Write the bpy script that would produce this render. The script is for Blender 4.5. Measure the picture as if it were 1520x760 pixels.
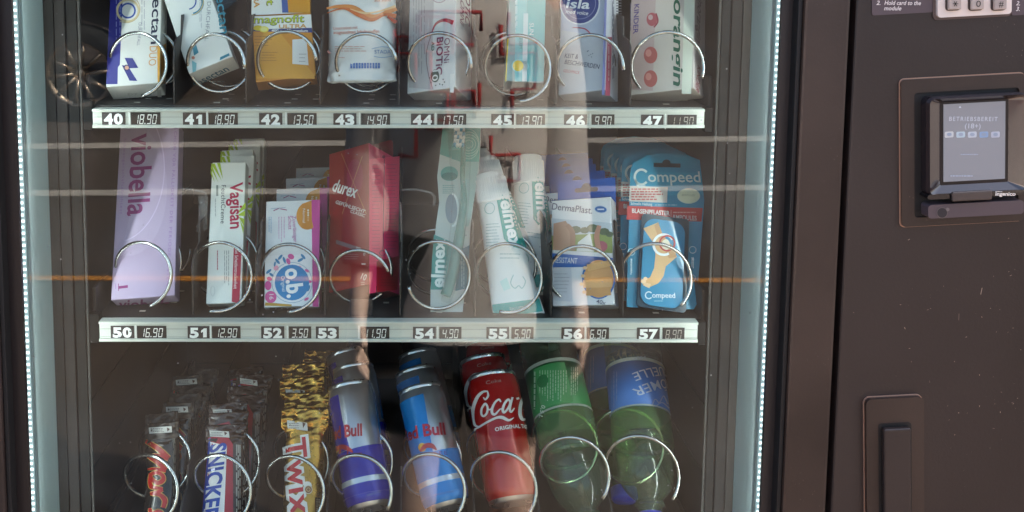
import bpy, bmesh, math, random
from mathutils import Vector, Matrix, geometry
random.seed(7)
R = math.radians
for o in list(bpy.data.objects): bpy.data.objects.remove(o)
scene = bpy.context.scene
col = scene.collection

# ---------------------------------------------------------------- camera
F_PX, W_PX, H_PX = 1500.0, 1520.0, 760.0          # focal length in photo pixels, photo size
PPX, PPY = 600.0, 97.0                            # principal point (the photo is an off-centre crop)
PITCH, ROLL = math.atan(157/1500), R(0.2)
CAM = Vector((0, -0.88, 1.50))
cd = bpy.data.cameras.new('camera')
cam = bpy.data.objects.new('camera', cd); col.objects.link(cam)
fwd = Vector((0, math.cos(PITCH), -math.sin(PITCH)))
rx0, up0 = Vector((1, 0, 0)), Vector((0, math.sin(PITCH), math.cos(PITCH)))
RX = rx0*math.cos(ROLL) + up0*math.sin(ROLL)
UP = up0*math.cos(ROLL) - rx0*math.sin(ROLL)
m = Matrix((RX, UP, -fwd)).transposed().to_4x4(); m.translation = CAM
cam.matrix_world = m
cd.sensor_width = 36; cd.lens = 36*F_PX/W_PX
cd.shift_x = (W_PX/2-PPX)/W_PX; cd.shift_y = -(H_PX/2-PPY)/W_PX
cd.clip_start = 0.01; cd.clip_end = 500
scene.camera = cam

# ---------------------------------------------------------------- light
SUN_EL, SUN_AZ = R(47), R(124)                     # azimuth to the right of the machine's own facing: behind it, so its front is in shade
sun_dir = Vector((math.sin(SUN_AZ)*math.cos(SUN_EL), -math.cos(SUN_AZ)*math.cos(SUN_EL), math.sin(SUN_EL)))
w = bpy.data.worlds.new('World'); scene.world = w; w.use_nodes = True
nt = w.node_tree; bg = nt.nodes['Background']
sky = nt.nodes.new('ShaderNodeTexSky'); sky.sky_type = 'NISHITA'; sky.sun_disc = False; sky.dust_density = 6.0; sky.ozone_density = 1.6
sky.sun_elevation = SUN_EL; sky.sun_rotation = math.pi-SUN_AZ
nt.links.new(sky.outputs[0], bg.inputs[0]); bg.inputs[1].default_value = 0.15
sl = bpy.data.lights.new('sun', 'SUN'); sl.energy = 4.2; sl.angle = R(0.5); sl.color = (1, .92, .82)
sun = bpy.data.objects.new('sun', sl); col.objects.link(sun)
sun.rotation_euler = (-sun_dir).to_track_quat('-Z', 'Y').to_euler(); sun.location = (2, -3, 5)
vs = scene.view_settings; vs.view_transform = 'Standard'; vs.look = 'None'; vs.gamma = 1; vs.exposure = 2.05
vs.use_curve_mapping = False
scene.cycles.transparent_max_bounces = 24

# ---------------------------------------------------------------- helpers
def ray(px, py):
    return (fwd + RX*((px-PPX)/F_PX) - UP*((py-PPY)/F_PX)).normalized()
def at(px, py, Y):
    d = ray(px, py); return CAM + d*((Y-CAM.y)/d.y)
def lin(c): return c/12.92 if c <= .04045 else ((c+.055)/1.055)**2.4
def C(h):
    h = h.lstrip('#'); return tuple(lin(int(h[i:i+2], 16)/255) for i in (0, 2, 4))+(1,)
_m = {}
def M(h, rough=.5, metal=0., spec=.5, coat=0., emit=0.):
    k = (h, rough, metal, spec, coat, emit)
    if k in _m: return _m[k]
    mt = bpy.data.materials.new('colour'); mt.use_nodes = True
    b = mt.node_tree.nodes['Principled BSDF']
    b.inputs['Base Color'].default_value = C(h); b.inputs['Roughness'].default_value = rough
    b.inputs['Metallic'].default_value = metal; b.inputs['Specular IOR Level'].default_value = spec
    b.inputs['Coat Weight'].default_value = coat
    if emit: b.inputs['Emission Color'].default_value = C(h); b.inputs['Emission Strength'].default_value = emit
    _m[k] = mt; return mt
def noisy(name, h1, h2, scale=20, rough=(.35, .55), bump=.1, bscale=60, metal=0., specks=None, stretch=(1, 1, 1), detail=6, coat=0., spec=.5):
    mt = bpy.data.materials.new(name); mt.use_nodes = True
    n = mt.node_tree.nodes; l = mt.node_tree.links; b = n['Principled BSDF']
    tc = n.new('ShaderNodeTexCoord'); mp = n.new('ShaderNodeMapping'); mp.inputs['Scale'].default_value = stretch
    l.new(tc.outputs['Object'], mp.inputs[0])
    t = n.new('ShaderNodeTexNoise'); t.inputs['Scale'].default_value = scale; t.inputs['Detail'].default_value = detail
    l.new(mp.outputs[0], t.inputs['Vector'])
    r = n.new('ShaderNodeValToRGB'); r.color_ramp.elements[0].position = .32; r.color_ramp.elements[1].position = .68
    r.color_ramp.elements[0].color = C(h1); r.color_ramp.elements[1].color = C(h2)
    l.new(t.outputs['Fac'], r.inputs[0]); last = r.outputs[0]
    if specks:
        sh, ss, thr = specks
        v = n.new('ShaderNodeTexVoronoi'); v.inputs['Scale'].default_value = ss; v.inputs['Randomness'].default_value = 1
        mp2 = n.new('ShaderNodeMapping'); mp2.inputs['Rotation'].default_value = (0, .6, 0); mp2.inputs['Scale'].default_value = (1, 1, .55)
        l.new(tc.outputs['Object'], mp2.inputs[0]); l.new(mp2.outputs[0], v.inputs['Vector'])
        wn = n.new('ShaderNodeTexNoise'); wn.inputs['Scale'].default_value = 11
        l.new(tc.outputs['Object'], wn.inputs['Vector'])
        mu = n.new('ShaderNodeMath'); mu.operation = 'MULTIPLY'; mu.inputs[1].default_value = thr
        wr = n.new('ShaderNodeMapRange'); wr.inputs[1].default_value = .45; wr.inputs[2].default_value = .7
        l.new(wn.outputs['Fac'], wr.inputs[0]); l.new(wr.outputs[0], mu.inputs[0])
        lt = n.new('ShaderNodeMath'); lt.operation = 'LESS_THAN'
        l.new(v.outputs['Distance'], lt.inputs[0]); l.new(mu.outputs[0], lt.inputs[1])
        mx = n.new('ShaderNodeMixRGB'); mx.inputs[2].default_value = C(sh)
        l.new(lt.outputs[0], mx.inputs[0]); l.new(last, mx.inputs[1]); last = mx.outputs[0]
    l.new(last, b.inputs['Base Color'])
    t2 = n.new('ShaderNodeTexNoise'); t2.inputs['Scale'].default_value = bscale; t2.inputs['Detail'].default_value = 5
    l.new(mp.outputs[0], t2.inputs['Vector'])
    mr = n.new('ShaderNodeMapRange'); mr.inputs[3].default_value = rough[0]; mr.inputs[4].default_value = rough[1]
    l.new(t.outputs['Fac'], mr.inputs[0]); l.new(mr.outputs[0], b.inputs['Roughness'])
    if bump:
        bp = n.new('ShaderNodeBump'); bp.inputs['Strength'].default_value = bump; bp.inputs['Distance'].default_value = .001
        l.new(t2.outputs['Fac'], bp.inputs['Height']); l.new(bp.outputs[0], b.inputs['Normal'])
    b.inputs['Metallic'].default_value = metal; b.inputs['Coat Weight'].default_value = coat
    b.inputs['Specular IOR Level'].default_value = spec
    return mt
def clear(name, tint, ior=1.5, rough=.0, haze=0., dusty=False):
    mt = bpy.data.materials.new(name); mt.use_nodes = True
    n = mt.node_tree.nodes; l = mt.node_tree.links; n.clear()
    out = n.new('ShaderNodeOutputMaterial'); tr = n.new('ShaderNodeBsdfTransparent'); tr.inputs[0].default_value = tint
    gl = n.new('ShaderNodeBsdfGlossy'); gl.inputs['Roughness'].default_value = rough
    fr = n.new('ShaderNodeFresnel'); fr.inputs['IOR'].default_value = ior
    mx = n.new('ShaderNodeMixShader')
    ge = n.new('ShaderNodeNewGeometry'); mr = n.new('ShaderNodeMapRange')
    # the Fresnel node inverts the ratio on back faces; undo that, since the pane does not bend the ray
    mr.inputs[3].default_value = ior; mr.inputs[4].default_value = 1/ior
    l.new(ge.outputs['Backfacing'], mr.inputs[0]); l.new(mr.outputs[0], fr.inputs['IOR'])
    l.new(fr.outputs[0], mx.inputs[0]); l.new(tr.outputs[0], mx.inputs[1]); l.new(gl.outputs[0], mx.inputs[2])
    last = mx.outputs[0]
    if haze:
        df = n.new('ShaderNodeBsdfDiffuse'); df.inputs[0].default_value = tint
        m2 = n.new('ShaderNodeMixShader'); m2.inputs[0].default_value = haze
        if dusty:                                             # smears and dust specks on the pane
            tc = n.new('ShaderNodeTexCoord'); t = n.new('ShaderNodeTexNoise'); t.inputs['Scale'].default_value = 9; t.inputs['Detail'].default_value = 7; t.inputs['Distortion'].default_value = 1.2
            l.new(tc.outputs['Object'], t.inputs['Vector']); r1 = n.new('ShaderNodeMapRange'); r1.inputs[1].default_value = .45; r1.inputs[2].default_value = .75; r1.inputs[4].default_value = haze
            l.new(t.outputs['Fac'], r1.inputs[0]); v = n.new('ShaderNodeTexVoronoi'); v.inputs['Scale'].default_value = 95; l.new(tc.outputs['Object'], v.inputs['Vector'])
            t2 = n.new('ShaderNodeTexNoise'); t2.inputs['Scale'].default_value = 23; l.new(tc.outputs['Object'], t2.inputs['Vector'])
            r2 = n.new('ShaderNodeMapRange'); r2.inputs[1].default_value = .5; r2.inputs[2].default_value = .75; r2.inputs[4].default_value = .11; l.new(t2.outputs['Fac'], r2.inputs[0])
            lt = n.new('ShaderNodeMath'); lt.operation = 'LESS_THAN'; l.new(v.outputs['Distance'], lt.inputs[0]); l.new(r2.outputs[0], lt.inputs[1])
            ma = n.new('ShaderNodeMath'); ma.operation = 'MULTIPLY_ADD'; ma.inputs[1].default_value = .25; l.new(lt.outputs[0], ma.inputs[0]); l.new(r1.outputs[0], ma.inputs[2]); l.new(ma.outputs[0], m2.inputs[0])
        l.new(last, m2.inputs[1]); l.new(df.outputs[0], m2.inputs[2]); last = m2.outputs[0]
    l.new(last, out.inputs[0]); return mt

class MB:
    def __init__(s): s.v = []; s.f = []; s.mi = []; s.sm = []; s.mats = []; s.T = None
    def mat(s, m):
        if m not in s.mats: s.mats.append(m)
        return s.mats.index(m)
    def add(s, vs, fs, m, smooth=False):
        b = len(s.v); k = s.mat(m)
        for p in vs:
            p = Vector(p); s.v.append(s.T @ p if s.T else p)
        for f in fs: s.f.append([i+b for i in f]); s.mi.append(k); s.sm.append(smooth)
    def box(s, a, b, m, bev=.0, seg=2, fm=None):
        bm = bmesh.new(); bmesh.ops.create_cube(bm, size=1)
        a = Vector(a); b = Vector(b); c = (a+b)/2; d = b-a
        for v in bm.verts: v.co = Vector((v.co.x*d.x, v.co.y*d.y, v.co.z*d.z))+c
        if bev: bmesh.ops.bevel(bm, geom=bm.edges[:], offset=bev, segments=seg, profile=.6, affect='EDGES')
        bm.normal_update()
        vs = [v.co.copy() for v in bm.verts]
        for f in bm.faces:
            mm = m
            if fm:
                n = f.normal
                for key, q in fm.items():
                    ax = 'xyz'.index(key[1]); sg = 1 if key[0] == '+' else -1
                    if n[ax]*sg > .8: mm = q
            b0 = len(s.v)
            s.add([v.co for v in f.verts], [list(range(len(f.verts)))], mm, False)
        bm.free()
    def prism(s, pts, y0, y1, m, mside=None, bev=0):          # outline in xz, extruded along y (y0 = front)
        n = len(pts); ms = mside or m
        tri = geometry.tessellate_polygon([[Vector((p[0], p[1], 0)) for p in pts]])
        area = sum(pts[i][0]*pts[(i+1) % n][1]-pts[(i+1) % n][0]*pts[i][1] for i in range(n))
        def orient(t, want):
            a, b, c = [Vector(pts[i]) for i in t]
            k = (b-a).cross(c-a)
            return list(t) if (k > 0) == want else list(reversed(t))
        s.add([(p[0], y0, p[1]) for p in pts], [orient(t, True) for t in tri], m)
        s.add([(p[0], y1, p[1]) for p in pts], [orient(t, False) for t in tri], ms)
        vs = [(p[0], y0, p[1]) for p in pts]+[(p[0], y1, p[1]) for p in pts]
        fs = [[i, i+n, (i+1) % n+n, (i+1) % n] for i in range(n)]
        if area < 0: fs = [f[::-1] for f in fs]
        s.add(vs, fs, ms)
    def tube(s, pts, r, m, n=8, cap=True, closed=False, rr=None):
        pts = [Vector(p) for p in pts]; N = len(pts); rings = []
        up = None
        for i in range(N):
            a = pts[(i-1) % N if closed else max(i-1, 0)]; b = pts[(i+1) % N if closed else min(i+1, N-1)]
            t = (b-a).normalized()
            if up is None: up = t.orthogonal().normalized()
            up = (up-t*up.dot(t)).normalized(); sd = t.cross(up)
            q = rr[i] if rr else r
            rings.append([pts[i]+(up*math.cos(2*math.pi*k/n)+sd*math.sin(2*math.pi*k/n))*q for k in range(n)])
        vs = [p for g in rings for p in g]; fs = []
        for i in range(N if closed else N-1):
            j = (i+1) % N
            for k in range(n): fs.append([i*n+k, i*n+(k+1) % n, j*n+(k+1) % n, j*n+k])
        s.add(vs, fs, m, True)
        if cap and not closed:
            s.add(rings[0], [list(range(n))[::-1]], m); s.add(rings[-1], [list(range(n))], m)
    def lathe(s, prof, m, n=40, mfun=None, cap=True):           # prof [(r,z)] about the local z axis
        vs = []; 
        for (r, z) in prof:
            for k in range(n):
                a = 2*math.pi*k/n; vs.append((r*math.sin(a), -r*math.cos(a), z))
        for i in range(len(prof)-1):
            mm = m if not mfun else mfun(i)
            fs = []
            for k in range(n): fs.append([i*n+k, i*n+(k+1) % n, (i+1)*n+(k+1) % n, (i+1)*n+k])
            b = i*n
            s.add(vs[b:b+2*n], [[x-b for x in f] for f in fs], mm, True)
    def build(s, name, parent=None, sub=None, M_=None):
        me = bpy.data.meshes.new(name)
        vs = [v-sub for v in s.v] if sub else s.v
        me.from_pydata([tuple(v) for v in vs], [], s.f)
        for q in s.mats: me.materials.append(q)
        me.polygons.foreach_set('material_index', s.mi); me.polygons.foreach_set('use_smooth', s.sm)
        bm = bmesh.new(); bm.from_mesh(me)
        bmesh.ops.remove_doubles(bm, verts=bm.verts, dist=2e-6) if len(s.v) < 60000 else None
        bm.to_mesh(me); bm.free()
        me.update()
        o = bpy.data.objects.new(name, me); col.objects.link(o)
        if parent: o.parent = parent
        if M_: o.matrix_world = M_
        return o
def tag(o, label, cat, group=None, kind=None):
    if label: o['label'] = label
    if cat: o['category'] = cat
    if group: o['group'] = group
    if kind: o['kind'] = kind
    return o
def thing(name, M_, label, cat, group=None):
    e = bpy.data.objects.new(name, None); col.objects.link(e); e.empty_display_size = .02
    e.matrix_world = M_ if isinstance(M_, Matrix) else Matrix.Translation(M_)
    return tag(e, label, cat, group)
def dup(root, M_, label, group):
    r = root.copy(); col.objects.link(r); r.matrix_world = M_; r['label'] = label; r['group'] = group
    def rec(o, p):
        for ch in list(o.children):
            if ch.parent != o: continue
            c = ch.copy(); col.objects.link(c); c.parent = p; rec(ch, c)
    rec(root, r); return r
# ---- lettering
_tx = {}
def glyphs(txt, off=0., shear=0., space=1.):
    k = (txt, off, shear, space)
    if k in _tx: return _tx[k]
    cu = bpy.data.curves.new('lettering', 'FONT'); cu.body = txt; cu.size = 1; cu.offset = off; cu.shear = shear
    cu.space_character = space; cu.resolution_u = 3
    ob = bpy.data.objects.new('lettering', cu)
    me = bpy.data.meshes.new_from_object(ob)
    vs = [(v.co.x, v.co.y) for v in me.vertices]; fs = [list(p.vertices) for p in me.polygons]
    bpy.data.objects.remove(ob); bpy.data.curves.remove(cu); bpy.data.meshes.remove(me)
    _tx[k] = (vs, fs); return _tx[k]
CAPH = max(v[1] for v in glyphs('H')[0])
def catmull(pts, n=6, closed=False):
    out = []; N = len(pts)
    for i in range(N if closed else N-1):
        p = [pts[(i+k) % N] if closed else pts[min(max(i+k, 0), N-1)] for k in (-1, 0, 1, 2)]
        for j in range(n):
            t = j/n
            out.append(tuple(.5*(2*p[1][c]+(p[2][c]-p[0][c])*t+(2*p[0][c]-5*p[1][c]+4*p[2][c]-p[3][c])*t*t+(3*p[1][c]-p[0][c]-3*p[2][c]+p[3][c])*t**3) for c in range(len(pts[0]))))
    if not closed: out.append(tuple(pts[-1]))
    return out
LAY = .00016
class Face:
    """A real plane standing in the machine: found from four corners of a flat front, its base depth and its lean."""
    def __init__(s, quad, Y0, lean=25, yaw=0, level=False):
        th, ps = R(lean), R(yaw)
        s.n = Vector((math.sin(ps)*math.cos(th), -math.cos(ps)*math.cos(th), math.sin(th)))
        TL, TR, BR, BL = quad
        s.P0 = at((BL[0]+BR[0])/2, (BL[1]+BR[1])/2, Y0)
        a = [s.hit(*q) for q in quad]
        s.O = (a[2]+a[3])/2
        s.z = ((a[0]+a[1])-(a[2]+a[3])).normalized(); s.x = s.z.cross(s.n).normalized()
        if level: s.x = ((a[2]-a[3])+(a[1]-a[0])).normalized(); s.z = s.n.cross(s.x).normalized()
        s.w = ((a[2]-a[3]).length+(a[1]-a[0]).length)/2
        s.h = ((a[0]+a[1])/2-s.O).dot(s.z)
        s.M = Matrix((s.x, -s.n, s.z)).transposed().to_4x4(); s.M.translation = s.O
        s.Y0 = Y0; s.bpx = ((BL[0]+BR[0])/2, (BL[1]+BR[1])/2)
    def hit(s, px, py):
        d = ray(px, py); return CAM+d*((s.P0-CAM).dot(s.n)/d.dot(s.n))
    def loc(s, px, py):
        q = s.hit(px, py)-s.O; return (q.dot(s.x), q.dot(s.z))
    def moved(s, dx, dy, dY, roll=0, tilt=0):
        m = s.M @ Matrix.Rotation(R(roll), 4, 'Y') @ Matrix.Rotation(R(tilt), 4, 'X')
        m.translation = at(s.bpx[0]+dx, s.bpx[1]+dy, s.Y0+dY); return m
class Art:
    def __init__(s, mb, loc, surf=None, maxl=None, rough=.4, coat=0., metal=0.):
        s.mb = mb; s.loc = loc; s.surf = surf or (lambda u, z, o: (u, -o, z)); s.maxl = maxl
        s.rough = rough; s.coat = coat; s.metal = metal
    def m(s, c): return c if not isinstance(c, str) else M(c, s.rough, s.metal, .5, s.coat)
    def tris(s, vs, fs, c, L):
        o = L*LAY
        if s.maxl:
            out = []; st = [tuple(vs[i] for i in f) for f in fs]
            while st:
                a, b, d = st.pop()
                e = [math.dist(a, b), math.dist(b, d), math.dist(d, a)]
                k = max(range(3), key=lambda i: e[i])
                if e[k] > s.maxl:
                    p = (a, b, d); q0, q1, q2 = p[k], p[(k+1) % 3], p[(k+2) % 3]
                    mid = ((q0[0]+q1[0])/2, (q0[1]+q1[1])/2)
                    st += [(q0, mid, q2), (mid, q1, q2)]
                else: out.append((a, b, d))
            vs = [p for t in out for p in t]; fs = [[3*i, 3*i+1, 3*i+2] for i in range(len(out))]
        fs2 = []
        for f in fs:
            a, b, c2 = vs[f[0]], vs[f[1]], vs[f[2]]
            fs2.append(f if (b[0]-a[0])*(c2[1]-a[1])-(b[1]-a[1])*(c2[0]-a[0]) > 0 else f[::-1])
        s.mb.add([s.surf(p[0], p[1], o) for p in vs], fs2, s.m(c))
    def lp(s, pts, c, L=1):                                   # local polygon
        t = geometry.tessellate_polygon([[Vector((p[0], p[1], 0)) for p in pts]])
        s.tris(pts, [list(x) for x in t], c, L)
    def poly(s, pts, c, L=1): s.lp([s.loc(*p) for p in pts], c, L)
    def rect(s, x0, y0, x1, y1, c, L=1): s.poly([(x0, y0), (x1, y0), (x1, y1), (x0, y1)], c, L)
    def ell(s, cx, cy, rx, ry=None, c='#ffffff', L=2, a0=0, a1=360, rot=0, n=28):
        ry = ry or rx; cr, sr = math.cos(R(rot)), math.sin(R(rot)); pts = []
        full = a1-a0 >= 360
        for i in range(n if full else n+1):
            a = R(a0+(a1-a0)*i/n); x, y = rx*math.cos(a), ry*math.sin(a)
            pts.append((cx+x*cr-y*sr, cy+x*sr+y*cr))
        s.poly(pts, c, L)
    def ribbon(s, pts, wd, c, L=2, smooth=True, closed=False):   # px points, px width (scalar or per-point)
        if smooth:
            P = catmull([tuple(p)+((wd[i],) if isinstance(wd, (list, tuple)) else (wd,)) for i, p in enumerate(pts)], 6, closed)
        else: P = [tuple(p)+((wd[i],) if isinstance(wd, (list, tuple)) else (wd,)) for i, p in enumerate(pts)]
        N = len(P); Lf = []; Rt = []
        for i in range(N):
            a = P[(i-1) % N if closed else max(i-1, 0)]; b = P[(i+1) % N if closed else min(i+1, N-1)]
            dx, dy = b[0]-a[0], b[1]-a[1]; q = math.hypot(dx, dy) or 1; h = P[i][2]/2
            Lf.append(s.loc(P[i][0]-dy/q*h, P[i][1]+dx/q*h)); Rt.append(s.loc(P[i][0]+dy/q*h, P[i][1]-dx/q*h))
        fs = []; vs = Lf+Rt
        for i in range(N if closed else N-1):
            j = (i+1) % N; fs += [[i, j, N+j], [i, N+j, N+i]]
        s.tris(vs, fs, c, L)
    def arc(s, cx, cy, r, wd, c, L=2, a0=0, a1=360, ry=None, n=26):
        ry = ry or r; cl = a1-a0 >= 360
        s.ribbon([(cx+r*math.cos(R(a0+(a1-a0)*i/n)), cy+ry*math.sin(R(a0+(a1-a0)*i/n))) for i in range(n if cl else n+1)], wd, c, L, False, cl)
    def text(s, txt, p0, p1, h, c, L=3, bold=0., shear=0., space=1., fit=True):
        """lettering on a baseline from photo point p0 to p1, h = capital height in photo pixels"""
        vs, fs = glyphs(txt, bold, shear, space)
        a = Vector(s.loc(*p0)); b = Vector(s.loc(*p1)); d = b-a; ln = d.length; d = d/ln
        q = math.hypot(p1[0]-p0[0], p1[1]-p0[1]); ux, uy = (p1[1]-p0[1])/q, -(p1[0]-p0[0])/q
        t = Vector(s.loc(p0[0]+ux*h, p0[1]+uy*h))-a
        pr = Vector((-d.y, d.x)); hh = abs(t.dot(pr))
        x0 = min(v[0] for v in vs); x1 = max(v[0] for v in vs)
        sx = ln/(x1-x0); sy = hh/CAPH
        if not fit: sx = sy
        P = [tuple(a+d*((v[0]-x0)*sx)+pr*(v[1]*sy)) for v in vs]
        t3 = []
        for f in fs:
            for i in range(1, len(f)-1): t3.append([f[0], f[i], f[i+1]])
        s.tris(P, t3, c, L)
    def lines(s, x0, y0, x1, y1, n, wd, c, L=2, vert=False, ragged=.25):   # fine print too small to read: broken dashes
        for i in range(n):
            k = (i+.5)/n
            if vert: a, b = (x0+(x1-x0)*k, y0), (x0+(x1-x0)*k, y1)
            else: a, b = (x0, y0+(y1-y0)*k), (x1, y0+(y1-y0)*k)
            e = 1-random.random()*ragged; t = 0
            while t < e:
                u = min(e, t+random.uniform(.06, .16))
                p = (a[0]+(b[0]-a[0])*t, a[1]+(b[1]-a[1])*t); q = (a[0]+(b[0]-a[0])*u, a[1]+(b[1]-a[1])*u)
                s.ribbon([p, q], wd, c, L, False); t = u+.025
SEG = {'0': 'abcdef', '1': 'bc', '2': 'abged', '3': 'abgcd', '4': 'fgbc', '5': 'afgcd', '6': 'afgcde', '7': 'abc', '8': 'abcdefg', '9': 'abfgcd'}
def sevenseg(A, txt, x0, y0, x1, y1, c, L=3):                  # slanted segment digits filling a px rectangle
    units = sum(.35 if ch == '.' else 1 for ch in txt); cw = (x1-x0)/units; x = x0; H = y1-y0
    def P(u, v, x): return (x+u*cw*.74+(1-v)*H*.13, y0+v*H)
    for ch in txt:
        if ch == '.':
            A.poly([(x-.03*cw, y1-H*.13), (x+.15*cw, y1-H*.13), (x+.13*cw, y1), (x-.05*cw, y1)], c, L); x += .35*cw; continue
        t = .17; g = .02
        sg = {'a': [(0, 0), (1, 0), (1-t, t*.62), (t, t*.62)], 'd': [(t, 1-t*.62), (1-t, 1-t*.62), (1, 1), (0, 1)],
              'g': [(t, .5-.05), (1-t, .5-.05), (1-t*.6, .5), (1-t, .5+.05), (t, .5+.05), (t*.6, .5)],
              'f': [(0, .03), (t, .11), (t, .45), (0, .48)], 'b': [(1, .03), (1, .48), (1-t, .45), (1-t, .11)],
              'e': [(0, .52), (t, .55), (t, .89), (0, .97)], 'c': [(1, .52), (1, .97), (1-t, .89), (1-t, .55)]}
        for k in SEG[ch]: A.poly([P(u, v, x) for u, v in sg[k]], c, L)
        x += cw
def rrect(x0, z0, x1, z1, r, n=5):
    out = []
    for cx, cz, a in ((x1-r, z1-r, 0), (x0+r, z1-r, 90), (x0+r, z0+r, 180), (x1-r, z0+r, 270)):
        for i in range(n+1): t = R(a+90*i/n); out.append((cx+r*math.cos(t), cz+r*math.sin(t)))
    return out

# ================================================================ materials of the machine
LEDIN = 13.0
PANEL = noisy('brown_powder_coat', '#211816', '#342925', 3.2, (.26, .52), .12, 420, specks=('#6d5d56', 330, .10))
PANEL2 = noisy('brown_powder_coat_worn', '#2c201b', '#3f3028', 8, (.32, .48), .1, 420, specks=('#6d5d56', 330, .10))
EDGE = M('#c09a84', .35, .5)  # worn copper rims, colour lightened to carry the highlights they lack in shade
BLACK = M('#0b0909', .6)
LINER = noisy('dark_liner', '#251c1b', '#302523', 6, (.5, .7), .05, 90)
TRAY = noisy('dark_tray_steel', '#282220', '#352e2b', 12, (.4, .6), .06, 120)
WHITE_IN = noisy('white_inner_panel', '#97a8aa', '#a3b3b4', 5, (.35, .5), .02, 60)
GREYTRIM = M('#211e1d', .6, 0, .08); DARKTRIM = M('#161413', .6, 0, .1)
STEEL = noisy('spiral_steel_wire', '#b7b5b2', '#d6d4d0', 40, (.14, .26), .02, 200, metal=1)
RAILM = noisy('price_rail_plastic', '#c4c6bd', '#d0d2c8', 8, (.3, .42), .02, 80)
GLASS = clear('clear_door_glass', (.945, .985, .95, 1), 1.5, 0, .012, True)
PLATE = M('#3a302e', .4); LCD = M('#2e2624', .3)

# ================================================================ the machine
MO = Vector((0.12, 0.35, 0.0))
mach = thing('vending_machine', MO, 'brown glass-fronted spiral vending machine with lit white inner panels and a card terminal', 'vending machine')
XG0, XG1 = .3795, .3845                                       # black gap between door and control panel
XL, XR = -.352, .3365                                         # inner edges of the door's stiles
ZB, ZT = .62, 1.74
def part(mb, name, par=None, sub=MO): return mb.build(name, par or mach, sub)
b = MB()
b.box((-.44, .02, .08), (-.425, .74, 1.83), PANEL, .002); b.box((.68, .02, .08), (.695, .74, 1.83), PANEL, .002)
b.box((-.4245, .02, 1.8), (.6795, .74, 1.8295), PANEL, .002); b.box((-.4245, .02, .0805), (.6795, .74, .12), PANEL, .002)
b.box((-.4245, .725, .1205), (.6795, .7395, 1.7995), PANEL)
for fx in (-.38, .62):
    for fy in (.1, .66): b.box((fx-.03, fy-.03, .011), (fx+.03, fy+.03, .08), BLACK, .004)
part(b, 'cabinet')
# inner liner: sides, back, roof, floor (each a slab, so the cooled space is closed)
b = MB()
b.box((-.3605, .094, .6), (-.3325, .62, 1.74), LINER); b.box((.3205, .094, .6), (.3645, .62, 1.74), LINER)
b.box((-.3605, .6205, .6), (.3645, .64, 1.74), LINER); b.box((-.3605, .021, 1.7405), (.3645, .64, 1.76), LINER)
b.box((-.3605, .021, .58), (.3645, .64, .5995), LINER)
for zz in (.72, .80, .88, .955, 1.03):                       # seams and rivets of the liner's back and sides
    b.box((-.332, .6185, zz), (.320, .6205, zz+.0015), BLACK)
    b.box((.3192, .1, zz), (.3206, .618, zz+.0015), BLACK); b.box((-.3326, .1, zz), (-.3312, .618, zz+.0015), BLACK)
part(b, 'liner')
# white lit reveals beside the glass, grey trims behind them
for sx, nm in ((-1, 'l'), (1, 'r')):
    b = MB(); x0 = -.346 if sx < 0 else .3325; 
    if sx < 0: b.box((x0-.012, .0225, .6), (x0, .088, 1.74), WHITE_IN, .001)
    else: b.box((x0, .0225, .6), (x0+.012, .088, 1.74), WHITE_IN, .001)
    part(b, 'white_side_panel')
    b = MB()
    if sx < 0:
        b.box((-.3595, .0885, .6), (-.337, .0935, 1.74), DARKTRIM); b.box((-.3368, .09, .6), (-.3265, .0945, 1.74), GREYTRIM, .001)
        b.box((-.3263, .094, .6), (-.3165, .099, 1.74), DARKTRIM); b.box((-.3163, .0955, .6), (-.3135, .0985, 1.74), M('#33312f', .5, 0, .15), .0008)
    else:
        b.box((.325, .0885, .6), (.3635, .0935, 1.74), M('#2c2927', .6, 0, .08)); b.box((.3148, .09, .6), (.3248, .0945, 1.74), GREYTRIM, .001)
        b.box((.3065, .094, .6), (.3146, .099, 1.74), DARKTRIM); b.box((.3035, .0955, .6), (.3063, .0985, 1.74), M('#33312f', .5, 0, .15), .0008)
    part(b, 'grey_trim')
    # light strip: tape with diodes
    b = MB(); xs = -.3445 if sx < 0 else .3312
    b.box((xs-.0035, .0145, .62), (xs+.0035, .0165, 1.74), M('#8fa0a4', .5))
    b.box((xs-.0042, .0140, .62), (xs-.0036, .0200, 1.74), M('#8fa0a4', .5)); b.box((xs+.0036, .0140, .62), (xs+.0042, .0200, 1.74), M('#8fa0a4', .5))
    z = .9
    LED = M('#eaf6ff', .4, emit=.65); GEL = M('#a9bcc2', .35, emit=.12)
    b.box((xs-.0024, .0133, .62), (xs+.0024, .0144, 1.74), GEL, .0004)
    b.box((xs-.0030, .0166, .62), (xs+.0030, .0180, 1.74), M('#f2f6fa', .4, emit=LEDIN), .0004)
    z = .63; k = 0
    while z < 1.735:
        b.box((xs-.0018+.0006*(k % 2), .0124, z), (xs+.0014+.0006*(k % 2), .0132, z+.0022), LED); z += .0056; k += 1
    part(b, 'led_strip')
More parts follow.
